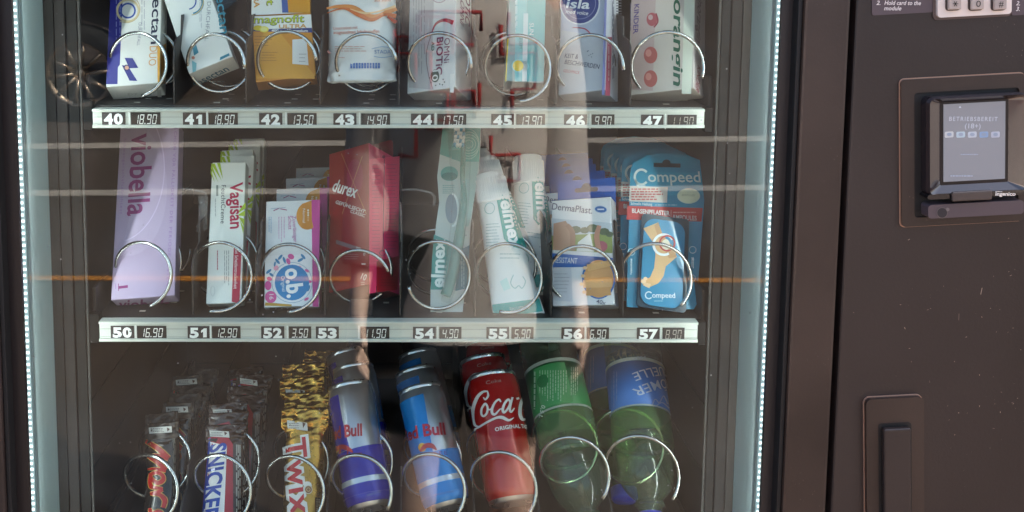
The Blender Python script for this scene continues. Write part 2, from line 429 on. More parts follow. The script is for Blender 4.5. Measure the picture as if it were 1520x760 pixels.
# door: frame and pane
b = MB()
b.box((-.44, -.02, .08), (XL-.0042, .0118, 1.83), PANEL, .0025); b.box((XR+.0042, -.02, .08), (XG0, .0118, 1.83), PANEL2, .0025)
b.box((XL-.0042, -.0195, ZT+.005), (XR+.0042, .0115, 1.829), PANEL, .002); b.box((XL-.0042, -.0195, .081), (XR+.0042, .0115, ZB-.005), PANEL, .002)
b.box((XL-.004, -.0165, ZB), (XL, .0118, ZT), BLACK, .001); b.box((XR, -.0165, ZB), (XR+.004, .0118, ZT), BLACK, .001)
b.box((XL-.004, -.004, ZB), (XL+.0115, .0005, ZT), M('#201b1b', .35)); b.box((XR-.0095, -.004, ZB), (XR+.004, .0005, ZT), M('#2a2626', .35))
part(b, 'door_frame')
b = MB(); b.box((XL+.0002, .001, ZB-.004), (XR-.0002, .006, ZT+.004), GLASS); part(b, 'glass_pane')
b = MB(); b.box((-.24, -.024, .26), (.22, -.0203, .44), BLACK, .002); b.box((-.22, -.027, .28), (.2, -.0243, .42), M('#1b1717', .3), .002); part(b, 'delivery_flap')
# control panel
b = MB()
b.box((XG1, -.02, .08), (.695, .0118, 1.83), PANEL, .0025, 3)
b.box((XG0+.0002, -.004, .081), (XG1-.0002, .0112, 1.829), BLACK)
CPB = b
FP = Face([(1280, 0), (1500, 0), (1500, 700), (1280, 700)], -.0202, 0)
SP = FP.O
A = Art(CPB, FP.loc, lambda u, z, o: tuple(FP.M @ Vector((u, -.0002-o, z))), rough=.4)
rs = random.Random(5)
for i in range(48):                                           # small scratches in the paint
    x, y = (rs.uniform(1400, 1518), rs.uniform(400, 620)) if i % 2 else (rs.uniform(1250, 1518), rs.uniform(340, 750)); a = rs.choice((rs.gauss(90, 12), rs.gauss(160, 25))); ln = rs.choice((1, 1.4, 2, 2, 3, 10))
    A.ribbon([(x, y), (x+ln*math.cos(R(a)), y+ln*math.sin(R(a)))], rs.uniform(.5, .9), rs.choice(('#8a7468', '#a5907f', '#6d5a52')), 1, False)
part(CPB, 'control_panel')
def panel_mb():
    mb = MB(); mb.T = FP.M; return mb, Art(mb, FP.loc, rough=.45)
def pr(px0, py0, px1, py1): a = FP.loc(px0, py1); c = FP.loc(px1, py0); return a[0], a[1], c[0], c[1]
# instruction label with its two columns of print
b, A = panel_mb(); x0, z0, x1, z1 = pr(1294, -60, 1385, 23); b.prism(rrect(x0, z0, x1, z1, .002), -.0006, 0, M('#55474a', .4)); 
W1 = M('#e8dcd4', .5)
A.text('2.', (1300, 7), (1306, 7.2), 6, W1, 6, .012, .2); A.text('Hold card to the', (1312, 7), (1366, 7.4), 6, W1, 6, .012, .2); A.text('module', (1311.5, 15), (1337, 15.2), 6, W1, 6, .012, .2)
part(b, 'instruction_label')
b, A = panel_mb(); x0, z0, x1, z1 = pr(1501, -60, 1545, 23); b.prism(rrect(x0, z0, x1, z1, .002), -.0006, 0, M('#55474a', .4))
A.text('2.', (1507, 7.6), (1513, 7.8), 6, W1, 6, .012, .2); A.text('3.', (1507, 16), (1512.5, 16.2), 6, W1, 6, .012, .2)
part(b, 'instruction_label')
# keypad
b, A = panel_mb(); x0, z0, x1, z1 = pr(1384, -75, 1501, 30)
b.prism(rrect(x0, z0, x1, z1, .004), -.0012, 0, M('#5a4a45', .4))
x0, z0, x1, z1 = pr(1388, -72, 1498, 26)
b.prism(rrect(x0, z0, x1, z1, .003), -.0042, -.0012, M('#e6d6ca', .35, .1))
kp = part(b, 'keypad')
KEYM = noisy('key_metal', '#a8988f', '#bcaca2', 60, (.3, .45), .03, 300, metal=.2)
for r_, row in enumerate(('*0#', '789', '456')):
    for c_, ch in enumerate(row):
        b, A = panel_mb(); cx = (1410, 1443.5, 1477)[c_]; cy = 5-r_*27; x0, z0, x1, z1 = pr(cx-11, cy-11, cx+11, cy+11)
        b.prism(rrect(x0, z0, x1, z1, .003), -.0052, -.0042, M('#4b403c', .5)); 
        b.box((x0+.0009, -.0085, z0+.0009), (x1-.0009, -.0052, z1-.0009), KEYM, .0014, 3)
        ht = 9; A.surf = lambda u, z, o: (u, -o-.0084, z)
        if ch == '*':
            for a in (0, 60, 120): A.ribbon([(cx-4.2*math.cos(R(a)), cy-4.2*math.sin(R(a))), (cx+4.2*math.cos(R(a)), cy+4.2*math.sin(R(a)))], 1.0, '#2c2422', 3, False)
        else: A.text(ch, (cx-3.4, cy+4.4), (cx+3.4, cy+4.4), ht, '#2c2422', 3)
        part(b, 'key', kp)
# card terminal: worn frame plate, recess, body, screen, bezel, reader slot, camera-like key
b, A = panel_mb(); x0, z0, x1, z1 = pr(1336, 108, 1519, 336)
out = rrect(x0, z0, x1, z1, .004); ix0, iz0, ix1, iz1 = pr(1355, 129, 1510, 322)
def frame_plate(b, x0, z0, x1, z1, i0, k0, i1, k1, y0, y1, m):
    b.box((x0, y0, z0), (i0, y1, z1), m, .0008); b.box((i1, y0, z0), (x1, y1, z1), m, .0008)
    b.box((i0-.0002, y0+.00005, k1), (i1+.0002, y1, z1-.00005), m, .0004); b.box((i0-.0002, y0+.00005, z0+.00005), (i1+.0002, y1, k0), m, .0004)
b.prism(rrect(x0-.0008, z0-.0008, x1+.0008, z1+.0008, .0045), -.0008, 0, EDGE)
n_ = 10
oi = rrect(x0, z0, x1, z1, .004, n_); ii = rrect(ix0, iz0, ix1, iz1, .003, n_)
vs = [(p[0], -.003, p[1]) for p in oi]+[(p[0], -.003, p[1]) for p in ii]+[(p[0], -.0008, p[1]) for p in oi]+[(p[0], -.0009, p[1]) for p in ii]
N = len(oi); fs = []
for i in range(N):
    j = (i+1) % N; fs += [[i, j, N+j, N+i], [2*N+i, 2*N+j, j, i], [N+i, N+j, 3*N+j, 3*N+i]]
b.add(vs, fs, PANEL2)
b.prism(ii, -.0010, -.0008, BLACK)
term = part(b, 'card_terminal')
b, A = panel_mb()
TB = M('#2c2325', .12, 0, .6, .5); TB2 = M('#54474a', .35)
x0, z0, x1, z1 = pr(1366, 134, 1513, 288)
sx0, sz0, sx1, sz1 = pr(1393, 148, 1484, 267)
o_ = rrect(x0, z0, x1, z1, .006, 6); i_ = rrect(sx0-.0025, sz0-.003, sx1+.003, sz1+.0016, .001, 6); N = len(o_)
o2 = rrect(x0+.0015, z0+.0015, x1-.0015, z1-.0015, .005, 6)
vs = [(p[0], -.010, p[1]) for p in o_]+[(p[0], -.0135, p[1]) for p in o2]+[(p[0], -.0075, p[1]) for p in i_]+[(p[0], 0, p[1]) for p in o_]
fs = []
for i in range(N):
    j = (i+1) % N; fs += [[3*N+i, 3*N+j, j, i], [i, j, N+j, N+i], [N+i, N+j, 2*N+j, 2*N+i]]
b.add(vs, fs, TB)
b.prism(i_, -.0076, -.007, M('#171214', .3))
part(b, 'screen_bezel', term)
b, A = panel_mb(); b.prism([(sx0, sz0), (sx1, sz0), (sx1, sz1), (sx0, sz1)], -.0084, -.0076, M('#77777b', .12, emit=.12))
A.surf = lambda u, z, o: (u, -o-.0084, z); INK = M('#a6a9b2', .4, emit=.12)
A.text('BETRIEBSBEREIT', (1401, 177), (1472, 177.4), 6, INK, 1, 0, 0, 1.25); A.text('(18+)', (1424, 188), (1447, 188.2), 7, INK, 1, 0)
A.poly([(1415, 158), (1417, 155), (1419, 158)], INK, 1)
for i in range(5):
    cx = 1401+i*17; c_ = ('#c6c7c4', '#b9c8cc', '#c3c7cb', '#8fa6c2', '#bcbec6')[i]
    x0, z0, x1, z1 = pr(cx-6.5, 192.5, cx+6.5, 202); A.lp(rrect(x0, z0, x1, z1, .0012), c_, 1); A.ell(cx, 197, 3.5, 2.5, c='#98a2b0', L=2)
A.lines(1418, 225, 1446, 228, 1, 1.4, '#a9b0bf', 1); A.lines(1403, 256.5, 1436, 259.5, 1, 1.6, '#adb4c2', 1)
part(b, 'screen', term)
b, A = panel_mb()
x0, z0, x1, z1 = pr(1364, 276, 1508, 291); b.prism(rrect(x0, z0, x1, z1, .003), -.0142, 0, M('#1d1717', .12, 0, .5, .5))
x0, z0, x1, z1 = pr(1398, 275.5, 1456, 292.5); b.box((x0, -.0175, z0), (x1, -.0143, z1), M('#4d423d', .35), .0014, 3)
A.surf = lambda u, z, o: (u, -o-.0142, z); A.text('ingenico', (1463, 284.5), (1492.5, 284.6), 5.2, '#e6dcd0', 2, .03); A.ribbon([(1463, 278.8), (1473, 278.8)], .8, '#e6dcd0', 2, False)
part(b, 'reader_slot', term)
b, A = panel_mb(); x0, z0, x1, z1 = pr(1366, 291.5, 1506, 319); b.prism(rrect(x0, z0, x1, z1, .003), -.0135, 0, TB2)
A.surf = lambda u, z, o: (u, -o-.0135, z); A.ell(1386, 310, 8, 8, '#6c605c', 2); A.ell(1386, 310, 7.2, 7.2, '#2a2428', 3); A.ell(1394, 305, 2.6, 2.6, '#766a66', 3)
part(b, 'lower_lip', term)
# coin door handle: recess with rounded plate, groove and grip
b, A = panel_mb(); x0, z0, x1, z1 = pr(1284, 585, 1367, 900)
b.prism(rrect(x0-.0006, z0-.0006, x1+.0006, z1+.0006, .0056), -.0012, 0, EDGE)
b.prism(rrect(x0, z0, x1, z1, .005), -.0055, -.0012, PANEL2)
gx0, gz0, gx1, gz1 = pr(1301, 622, 1348, 860); b.prism(rrect(gx0, gz0, gx1, gz1, .003), -.0058, -.0055, BLACK)
hn = part(b, 'handle')
b, A = panel_mb(); gx0, gz0, gx1, gz1 = pr(1305, 627, 1343, 852); b.box((gx0, -.0115, gz0), (gx1, -.0058, gz1), PANEL, .0018, 3); part(b, 'grip', hn)

# ================================================================ shelves: tray, rail with plates and displays, dividers, spirals
YR, YC = .0975, .111
def helix(cx, cy, rpx, a0, turns, pitch, lag=0):
    c = at(cx, cy, YC); r = rpx*((c-CAM).dot(fwd))/F_PX; pts = []
    n = int(turns*40)
    for i in range(n+1):
        t = i/n*turns; a = R(a0)+2*math.pi*t
        pts.append((c.x+r*math.cos(a), YC+pitch*t, c.z+r*math.sin(a)))
    return pts
rows = [
 dict(lab='upper spiral shelf with price rail reading 40 to 47', rail=((138, 157.5), (1046, 161.5), (1046, 195), (138, 190)),
      nums=[40+i for i in range(8)], nx=[152, 272, 385, 495, 610, 729, 837, 951], dx=[195, 310, 427, 536, 649, 766, 878, 990], dw=[43]*5+[43, 34, 44],
      pr=['18.90', '18.90', '13.50', '14.90', '17.50', '13.90', '9.90', '11.90'], py=(168, 188),
      rings=[(197, 98, 47, -75), (317, 98, 46, -5), (424, 94, 46, 5), (543, 97, 46, 10), (653, 97, 47, -5), (772, 103, 48, -90), (879, 100, 47, -5), (996, 99, 50, -20)],
      div=[258, 365, 475, 592, 708, 826, 936], zf=158.5),
 dict(lab='middle spiral shelf with price rail reading 50 to 57', rail=((148, 474.5), (1036, 477.5), (1036, 508), (148, 506.5)),
      nums=[50+i for i in range(8)], nx=[165, 279, 388, 469, 613, 722, 833, 945], dx=[204, 315, 429, 535, 652, 759, 871, 983], dw=[43, 42, 33, 43, 33, 33, 33, 33],
      pr=['16.90', '12.90', '3.50', '11.90', '4.90', '5.90', '6.90', '8.90'], py=(485, 504),
      rings=[(205, 413, 46, -70), (323, 417, 48, -105), (428, 418, 47, -90), (534, 420, 46, 22), (653, 418, 47, 190), (759, 419, 48, -110), (868, 417, 48, 0), (980, 417, 49, -50)],
      div=[286, 380, 482, 594, 705, 818, 925], zf=476.5),
 dict(lab='lower spiral shelf holding chocolate bars, cans and bottles', rail=((156, 850), (1028, 852), (1028, 881), (156, 879)),
      nums=[], rings=[(213, 741, 46, -80), (322, 742, 47, -80), (433, 743, 46, -80), (535, 735, 46, -30), (645, 737, 46, -60), (751, 735, 47, -60), (858, 711, 48, -40), (961, 711, 50, -40)],
      div=[268, 377, 485, 595, 704, 800, 908], zf=852)]
for rw in rows:
    TLp, TRp, BRp, BLp = rw['rail']
    FR = Face([TLp, TRp, BRp, BLp], YR, 0)
    zf = at(600, rw['zf'], YR).z
    SO = Vector((0, YR, zf))
    sh = thing('spiral_shelf', SO, rw['lab'], 'shelf', 'spiral shelves in the machine')
    xl, xr = at(*TLp, YR).x, at(*TRp, YR).x
    b = MB(); b.box((xl-.006, YR+.0105, zf-.012), (xr+.006, .585, zf-.0005), TRAY, .001)
    b.box((xl-.010, YR+.011, zf-.011), (xl-.0065, .58, zf+.03), TRAY, .001); b.box((xr+.0065, YR+.011, zf-.011), (xr+.010, .58, zf+.03), TRAY, .001)
    b.box((xl-.012, YR-.0005, zf-.024), (xl-.0005, YR+.0104, zf+.006), DARKTRIM, .001); b.box((xr+.0005, YR-.0005, zf-.024), (xr+.008, YR+.0104, zf+.0), DARKTRIM, .001)
    SLOT = M('#b9b2a8', .4)
    for (rx_, ry_, rr_, a0) in rw['rings']:
        c = at(rx_, ry_, YC).x
        for (ox, oy) in ((.0, .012), (.004, .04), (.026, .04), (.004, .075), (.026, .075)):
            b.box((c+ox-.003, YC+oy, zf-.0006), (c+ox+.003, YC+oy+.0035, zf-.0001), SLOT)
    b.build('tray', sh, SO)
    b = MB(); b.T = Matrix.Translation(-SO) @ FR.M; A = Art(b, FR.loc)
    x0, z0 = FR.loc(*BLp); x1, z1 = FR.loc(*TRp)
    b.box((x0, 0, z0), (x1, .010, z1), RAILM, .0006)
    b.box((x0, -.0022, z1-.0026), (x1, -.0001, z1-.0002), RAILM, .0005); b.box((x0, -.0022, z0+.0002), (x1, -.0001, z0+.0034), RAILM, .0006)
    LINEM = M('#a9aaa2', .5)
    b.box((x0, -.0004, z1-.0085), (x1, -.0001, z1-.0079), LINEM); b.box((x0, -.0004, z0+.0044), (x1, -.0001, z0+.0048), LINEM)
    pr_ = b.build('price_rail', sh)
    for i, nn in enumerate(rw['nums']):
        sl_ = (TRp[1]-TLp[1])/(TRp[0]-TLp[0]); yy = (rw['nx'][i]-TLp[0])*sl_-1.5
        y0, y1 = rw['py'][0]+yy, rw['py'][1]+yy
        b = MB(); b.T = Matrix.Translation(-SO) @ FR.M; A = Art(b, FR.loc)
        nx = rw['nx'][i]; q = FR.loc(nx, y1); q2 = FR.loc(nx+34, y0); b.box((q[0], -.0008, q[1]), (q2[0], -.0001, q2[1]), PLATE)
        A.surf = lambda u, z, o: (u, -o-.0008, z); 
        for j, ch in enumerate(str(nn)):
            xa = nx+3+j*14.6; xb = xa+13.4; yb, yt = y1-2.8, y0+2.8
            if ch == '1': A.poly([(xa+5.2, yb), (xa+10.6, yb), (xa+10.6, yt), (xa+6.6, yt), (xa+2.2, yt+3.6), (xa+2.2, yt+6.6), (xa+5.2, yt+5.2)], '#f2f2ee', 2)
            else: A.text(ch, (xa, yb), (xb, yb), yb-yt, '#f2f2ee', 2, .05)
        b.build('number_plate', pr_)
        b = MB(); b.T = Matrix.Translation(-SO) @ FR.M; A = Art(b, FR.loc); dx, dw = rw['dx'][i], rw['dw'][i]
        yy = (dx-TLp[0])*sl_-1.5; y0, y1 = rw['py'][0]+yy, rw['py'][1]+yy
        q = FR.loc(dx, y1); q2 = FR.loc(dx+dw, y0); b.box((q[0], -.0008, q[1]), (q2[0], -.0001, q2[1]), LCD)
        A.surf = lambda u, z, o: (u, -o-.0008, z); sevenseg(A, rw['pr'][i], dx+4, y0+2.8, dx+dw-4, y1-2.8, '#f0f0ec' if i < 7 else '#97918a', 2)
        q = FR.loc(dx-3.2, y1+1.5); q2 = FR.loc(dx-1.4, y0-1.5); b.box((q[0], -.001, q[1]), (q2[0], -.0001, q2[1]), M('#e9ebe6', .3))
        b.build('price_display', pr_)
    for dxp in rw['div']:
        X = at(dxp, rw['zf'], YC).x; b = MB()
        prof = [(.113, 0), (.113, .040), (.118, .058), (.128, .064), (.150, .066), (.155, .086), (.58, .086), (.58, 0)]
        vs = [(X-.0008, y, zf+z) for y, z in prof]+[(X+.0008, y, zf+z) for y, z in prof]; n = len(prof)
        tri = geometry.tessellate_polygon([[Vector((p[0], p[1], 0)) for p in prof]])
        b.add(vs, [list(t)[::-1] for t in tri]+[[i+n for i in t] for t in tri]+[[i, (i+1) % n, (i+1) % n+n, i+n] for i in range(n)], TRAY)
        b.build('divider', sh, SO)
    for k, (rx_, ry_, rr_, a0) in enumerate(rw['rings']):
        b = MB(); low = rw['nums'] == []
        b.tube(helix(rx_, ry_, rr_, a0, 2.2 if not low else 1.8, .046 if not low else .064), .0019 if not low else .0020, STEEL, 8)
        b.build('spiral', sh, SO)

# ================================================================ goods: builders
def carton(F, t, front, side=None, bottom=None, top=None, left=None, bev=.0011, h=None, rough=.4, coat=0.):
    b = MB(); side = side or front
    mm = lambda c: M(c, rough, 0, .5, coat)
    b.box((-F.w/2, 0, 0), (F.w/2, t, h or F.h), mm(side), bev, 2, {'-y': mm(front), '-z': mm(bottom or front), '+z': mm(top or side), '-x': mm(left or side)})
    A = Art(b, F.loc, rough=rough, coat=coat); inv = F.M.inverted()
    def pl(ax, val, uv):
        def f(px, py):
            o = inv @ CAM; d = inv.to_3x3() @ ray(px, py); p = o+d*((val-o[ax])/d[ax]); return uv(p)
        return f
    AB = Art(b, pl(2, 0, lambda p: (p.x, -p.y)), lambda u, v, o: (u, -v, -o), rough=rough)
    AS = Art(b, pl(0, F.w/2, lambda p: (p.y, p.z)), lambda u, v, o: (F.w/2+o, u, v), rough=rough)
    return b, A, AB, AS
def put(b, name, F, label, cat, group=None):
    return tag(b.build(name, None, None, F.M), label, cat, group)
ORD = ['second', 'third', 'fourth', 'fifth', 'sixth', 'seventh', 'eighth']
def queue(o, n, dY, base, cat_group, dx=0., dz=0., jit=.001, roll=1.5, start=0, tilt=0., drop=None):
    """the same goods queueing behind the front one in its spiral"""
    for k in range(n):
        m = o.matrix_world if False else Mw[o.name]
        q = m @ Matrix.Rotation(R(random.uniform(-roll, roll)), 4, 'Y') @ Matrix.Rotation(R(random.uniform(-tilt, tilt)), 4, 'X')
        q.translation = m.translation + Vector((dx*(k+1)+random.uniform(-jit, jit), dY*(k+1), dz*(k+1)))
        c = dup(o, q, base % ORD[k+start], cat_group)
        if drop and k % 3 != 1:
            for ch in list(c.children):
                if ch.name.startswith(drop): bpy.data.objects.remove(ch)
    o['group'] = cat_group
Mw = {}
class Cyl:
    def __init__(s, top, bot, rad, Yb, lean):
        th = R(lean); s.n = Vector((0, -math.cos(th), math.sin(th))); s.r = rad
        s.P0 = at(bot[0], bot[1], Yb); d = ray(*top); t = CAM+d*((s.P0-CAM).dot(s.n)/d.dot(s.n))
        s.h = (t-s.P0).length; s.z = (t-s.P0).normalized(); s.x = s.z.cross(s.n)
        s.M = Matrix((s.x, -s.n, s.z)).transposed().to_4x4(); s.M.translation = s.P0; s.inv = s.M.inverted()
    def loc(s, px, py):
        o = s.inv @ CAM; d = s.inv.to_3x3() @ ray(px, py)
        a = d.x**2+d.y**2; bq = o.x*d.x+o.y*d.y; c = o.x**2+o.y**2-s.r**2; D = bq*bq-a*c
        t = (-bq-math.sqrt(max(D, 0)))/a; p = o+d*t
        return (s.r*math.atan2(p.x, -p.y), p.z)
    def surf(s, u, z, o): return ((s.r+o)*math.sin(u/s.r), -(s.r+o)*math.cos(u/s.r), z)
def wrapsurf(W, T, p=3.0):
    return lambda u, z, o: (u, T(z)*(1-max(0., 1-abs(2*u/W(z))**p)**(1/2.))-o, z)
from mathutils import noise
def loft(b, W, T, h, m, nz=40, nu=36, p=3.0, wr=None, matf=None, yc=None):
    vs = []
    for i in range(nz+1):
        z = h*i/nz
        for k in range(nu):
            a = 2*math.pi*k/nu; cx, cy = math.sin(a), -math.cos(a)
            x = W(z)/2*math.copysign(abs(cx)**.9, cx)
            q = max(0., 1-min(1, abs(2*x/W(z)))**p)**.5
            y = T(z)*(1+math.copysign(q, cy)) if abs(cy) > 1e-6 else T(z)
            P = Vector((x, y, z))
            if wr:
                A_ = wr(x, z)
                if A_: P += Vector((.3, 1, .35))*(noise.noise(Vector((x*160+3, z*210, cy*2+7)))*A_) + Vector((0, 1, 0))*noise.noise(Vector((x*420, z*300, cy+1)))*A_*.5
            vs.append(P)
    for i in range(nz):
        fs = [[k, (k+1) % nu, nu+(k+1) % nu, nu+k] for k in range(nu)]
        b.add(vs[i*nu:(i+2)*nu], fs, matf(h*(i+.5)/nz) if matf else m, True)
    b.add(vs[:nu], [list(range(nu))[::-1]], m); b.add(vs[-nu:], [list(range(nu))], m)

WHITE = '#e9e8e4'
# ---------------------------------------------------------------- shelf 40-47
# 40: white and navy carton with orange edge
F = Face([(166, -50), (240, -50), (237, 126), (157, 126)], .124, 33)
b, A, AB, AS = carton(F, .03, '#e6e5df', '#dedcd6', '#eceae4')
A.poly([(166, -48), (184, -48), (178, 96), (175, 100), (174.5, 125), (157.5, 125)], '#27298c', 1)
A.lines(170, -40, 181, 70, 2, 1.0, '#9a9cd0', 2, True)
A.arc(190, 16, 10.5, 2.6, '#3b57a5', 2); A.arc(190, 16, 16, 3.2, '#d9c79a', 2); A.arc(188, 14, 20, 1.2, '#c9b58a', 3, -60, 120)
A.poly([(185, 86), (197, 86.5), (205.5, 101), (192, 101.5)], '#2f3187', 2); A.poly([(181, 97), (190, 98), (204, 120.5), (192.5, 120)], '#2f3187', 3); A.ell(188, 101, 4.6, 4.6, '#27286f', 4); A.ell(188.5, 101, 3, 3, '#e0a98c', 5)
A.text('tasectan', (228, -38), (224, 66), 13, '#1e2140', 3, .012)
A.text('DUO', (222.5, 69), (220.5, 98), 11, '#e0a566', 3)
A.text('DURCHFALL', (206, 34), (203.5, 68), 4.4, '#8a8c98', 3)
A.lines(216, -40, 209, 66, 2, 1.0, '#a9abb3', 2, True)
AS.poly([(238.5, 70), (246, 64), (245, 124), (238, 125)], '#e09a2e', 2); A.poly([(234, 122), (237, 122), (238.2, 68), (233.5, 68)], '#e8a83c', 2)
AB.poly([(233, 133), (239, 133), (240, 144), (234, 144)], '#c9c7c0', 2); AB.text('EXP', (190, 141), (204, 141), 3, '#b9b7b0', 2)
put(b, 'medicine_carton', F, 'white and navy medicine carton above number plate 40, orange strip down one edge', 'medicine box')
# 41: tilted white and teal carton
F = Face([(283, -52), (352, -75), (342, 83), (284, 110)], .132, 30, -6, True)
b, A, AB, AS = carton(F, .030, '#e4e5e0', '#d9dcd8', '#efefea')
A.text('tasectan', (317, -38), (327.5, 52), 14, '#1b7d92', 3, .014)
A.text('DURCHFALL', (308, 3), (304, 61), 5.5, '#8d9396', 3); A.lines(300, -30, 296, 50, 2, 1, '#b3b8b8', 2, True)
A.arc(284, 4, 17, 4, '#2a7f9c', 2, -50, 80); A.arc(281, 2, 21, 1.4, '#c8b070', 3, -50, 80); A.arc(279, 2, 12, 2, '#31529b', 3, -50, 80)
A.poly([(286, 70), (291, 66), (295, 78), (288, 83)], '#2a8ba3', 2); A.poly([(285, 90), (292, 94), (291, 106), (286, 108)], '#7bb6bd', 2); A.ell(287, 86, 2.4, c='#c9806a', L=3)
A.poly([(326, 90), (341, 82.5), (340, 79), (327, 85)], '#23839c', 2)
AB.text('tasectan', (291, 128), (341, 104), 9, '#1d6f86', 2, .008); AB.lines(296, 131, 345, 110, 1, 1, '#9aaeb2', 2)
AS.poly([(357, 78), (364, 76), (364, 95), (357, 96)], '#2a7f9c', 2)
put(b, 'medicine_carton', F, 'white and teal medicine carton lying crooked in its spiral above plate 41', 'medicine box')
# 42: yellow and white magnesium cartons, two
F = Face([(372, 24), (462, 21), (468, 118), (381, 117)], .135, 30)
b, A, AB, AS = carton(F, .022, '#d98d18', '#c98218', '#b9751a')
A.poly([(372, 24.5), (461.8, 21.5), (463, 43), (374, 45)], '#f0efe8', 1); A.poly([(374, 44), (463, 41.5), (463.5, 48.5), (375, 46.5)], '#2b3c7c', 2)
A.poly([(381, 116.5), (378, 80), (392, 47.5), (415, 48), (467, 112), (467.5, 117)], '#e3a12c', 1)  # light falling across the lower left, painted as a paler diagonal
A.text('magnofit', (376, 35), (452, 33), 11, '#4d4a1a', 3, .03); A.text('magnofit', (376.5, 34.6), (451.5, 32.6), 10.6, '#c3d12c', 5, .006)
A.text('ULTRA', (414, 42.5), (455, 41.5), 5.5, '#d99a35', 4, .02); A.text('400 mg Magnesium', (403, 47.6), (457, 47.9), 3.8, '#f1f1ee', 4, .02)
A.ell(383, 42, 7, 4, '#e5c81e', 4); A.ell(392, 44, 7, 4.6, '#f0dc4a', 5); A.ell(392, 44, 5, 3.2, '#f4ea8c', 6)
A.lines(378, 52, 404, 70, 4, 1, '#a86a14', 2); A.lines(381, 76, 412, 92, 4, .9, '#b5761c', 2)
A.poly([(434, 59), (455, 57.5), (458, 97), (434, 95)], '#ecebe6', 2); A.lines(444, 78, 455, 94, 3, .8, '#8d8a84', 3)
put(b, 'vitamin_carton', F, 'yellow magnesium carton with lemons and a white label above plate 42', 'supplement box', 'yellow magnesium cartons')
F = Face([(375, -60), (458, -62), (461, 19), (372, 22.5)], .178, 36)
b, A, AB, AS = carton(F, .022, '#efeee8', '#d98d18', '#d98d18')
A.poly([(424, -30), (460, -34), (460.5, 19), (427, 19)], '#e39b24', 1); A.poly([(416, -30), (425, -30), (428, 19), (419, 19)], '#3b5ea8', 2)
A.text('magnofit', (393, -70), (396, 9), 11, '#4d4a1a', 3, .03); A.text('magnofit', (393.4, -69.6), (396.4, 8.6), 10.4, '#c3d12c', 5, .006); A.text('ULTRA', (375.5, -25), (377.5, 12), 8, '#d99a35', 4, .02)
put(b, 'vitamin_carton', F, 'white and orange magnesium carton standing upright behind the lemon carton', 'supplement box', 'yellow magnesium cartons')
# 43: crumpled white sachet box with orange liquid swirl
F = Face([(488, -50), (586, -50), (590, 121), (485, 119)], .130, 27)
b = MB(); wf = lambda z: F.w; 
loft(b, wf, lambda z: .011*min(1, (z+.002)/.02)+.002, F.h, M('#e6e4df', .35), 44, 44, 5, lambda x, z: .0045*max(0, 1-z/.035)+.0004)
A = Art(b, F.loc, lambda u, z, o: (u, -o-.0006, z), .012, rough=.35)
A.ribbon([(485, 13), (503, 10), (525, 12), (545, 24), (562, 24), (588, 12)], [3, 5, 7, 8, 6, 9], '#e08a3a', 2); A.ribbon([(486, 20), (510, 13), (532, 22), (552, 30), (572, 22), (588, 25)], [1, 3, 7, 5, 4, 7], '#d2691e', 3)
A.ribbon([(520, 14), (540, 20), (560, 18), (587, 10)], [1, 3, 2, 4], '#f1c48a', 4); A.ribbon([(575, 25), (588, 34)], [3, 6], '#c24a1a', 4)
A.text('aus Stada', (556, 3), (580, 2.5), 4, '#c97840', 3); A.text('Unterstützt mit', (495, 45), (531, 43), 4.4, '#d2704a', 3); A.text('ausgesuchten Inhaltsstoffen', (495, 51), (563, 49), 4.6, '#d06a42', 3, .01)
A.lines(497, 68, 548, 78, 3, .9, '#c98d78', 3); A.lines(497, 84, 516, 88, 1, .9, '#c98d78', 3)
A.text('STADA', (556, 80), (580, 80), 5.2, '#3a6ea5', 3); A.ribbon([(552, 73), (567, 70), (582, 72)], .9, '#7fa6c9', 3); A.ribbon([(555, 84), (567, 86), (582, 84)], .9, '#7fa6c9', 3)
for i in range(11): A.rect(520+i*4.1, 94, 523+i*4.1, 102, '#4c72b5', 3); A.rect(521+i*4.1, 96+i % 3, 522+i*4.1, 99, '#9ab0d8', 4)
A.ribbon([(486, 76), (490, 80)], 3, '#d98a7a', 3)
put(b, 'sachet_carton', F, 'crumpled white pack with an orange liquid swirl, bottom torn open', 'supplement box')
# 44: white and grey probiotic carton
F = Face([(610, -50), (677, -48), (674, 139), (606, 130)], .126, 27, -27)
b, A, AB, AS = carton(F, .046, '#d9d8d5', '#eceae7', '#cfcecb', left='#cfcecb')
A.poly([(610, -48), (645, -48), (641, 133), (607, 130)], '#bdbab8', 1); A.lines(612, -30, 632, 120, 5, .8, '#8f8b8b', 2, True, .4)
A.arc(652, -8, 12, 1, '#a98a95', 2)
A.ribbon([(640, 52), (647, 36), (660, 30), (673, 34)], [1, 3, 5, 7], '#a83246', 3); A.ribbon([(640, 52), (633, 80), (636, 110), (643, 133)], [1, 1.4, 1.2, .8], '#8d7e80', 2)
A.text('OMNi', (660, 57), (659, 94), 8, '#7c3a5e', 3); A.text('BiOTiC', (649, 56), (647, 112), 9, '#7c2f52', 3, .02); A.text('AD', (641, 62), (640.5, 76), 4, '#4a6b58', 3, .02)
A.ell(646, 113, 6.4, 9.5, '#3f5a4c', 4); A.text('10', (642.5, 105), (642, 121), 8, '#dfe3dc', 5, .01)
for (x, y) in ((638, 116), (640, 123), (647, 127), (653, 125), (658, 118), (657, 126), (660, 122)): A.ell(x, y, 1, c='#4a5b52', L=3)
A.poly([(668, 110), (674, 110), (674, 138), (668, 137)], '#e7e4de', 2)
AS.text('OMNi', (683, -2), (682, 33), 6, '#7c3a5e', 3); AS.text('BiOTiC', (691, -24), (690, 33), 6.5, '#7c2f52', 3, .02); 
put(b, 'medicine_carton', F, 'white and grey probiotic carton with a red arc and dark green 10 above plate 44', 'medicine box')
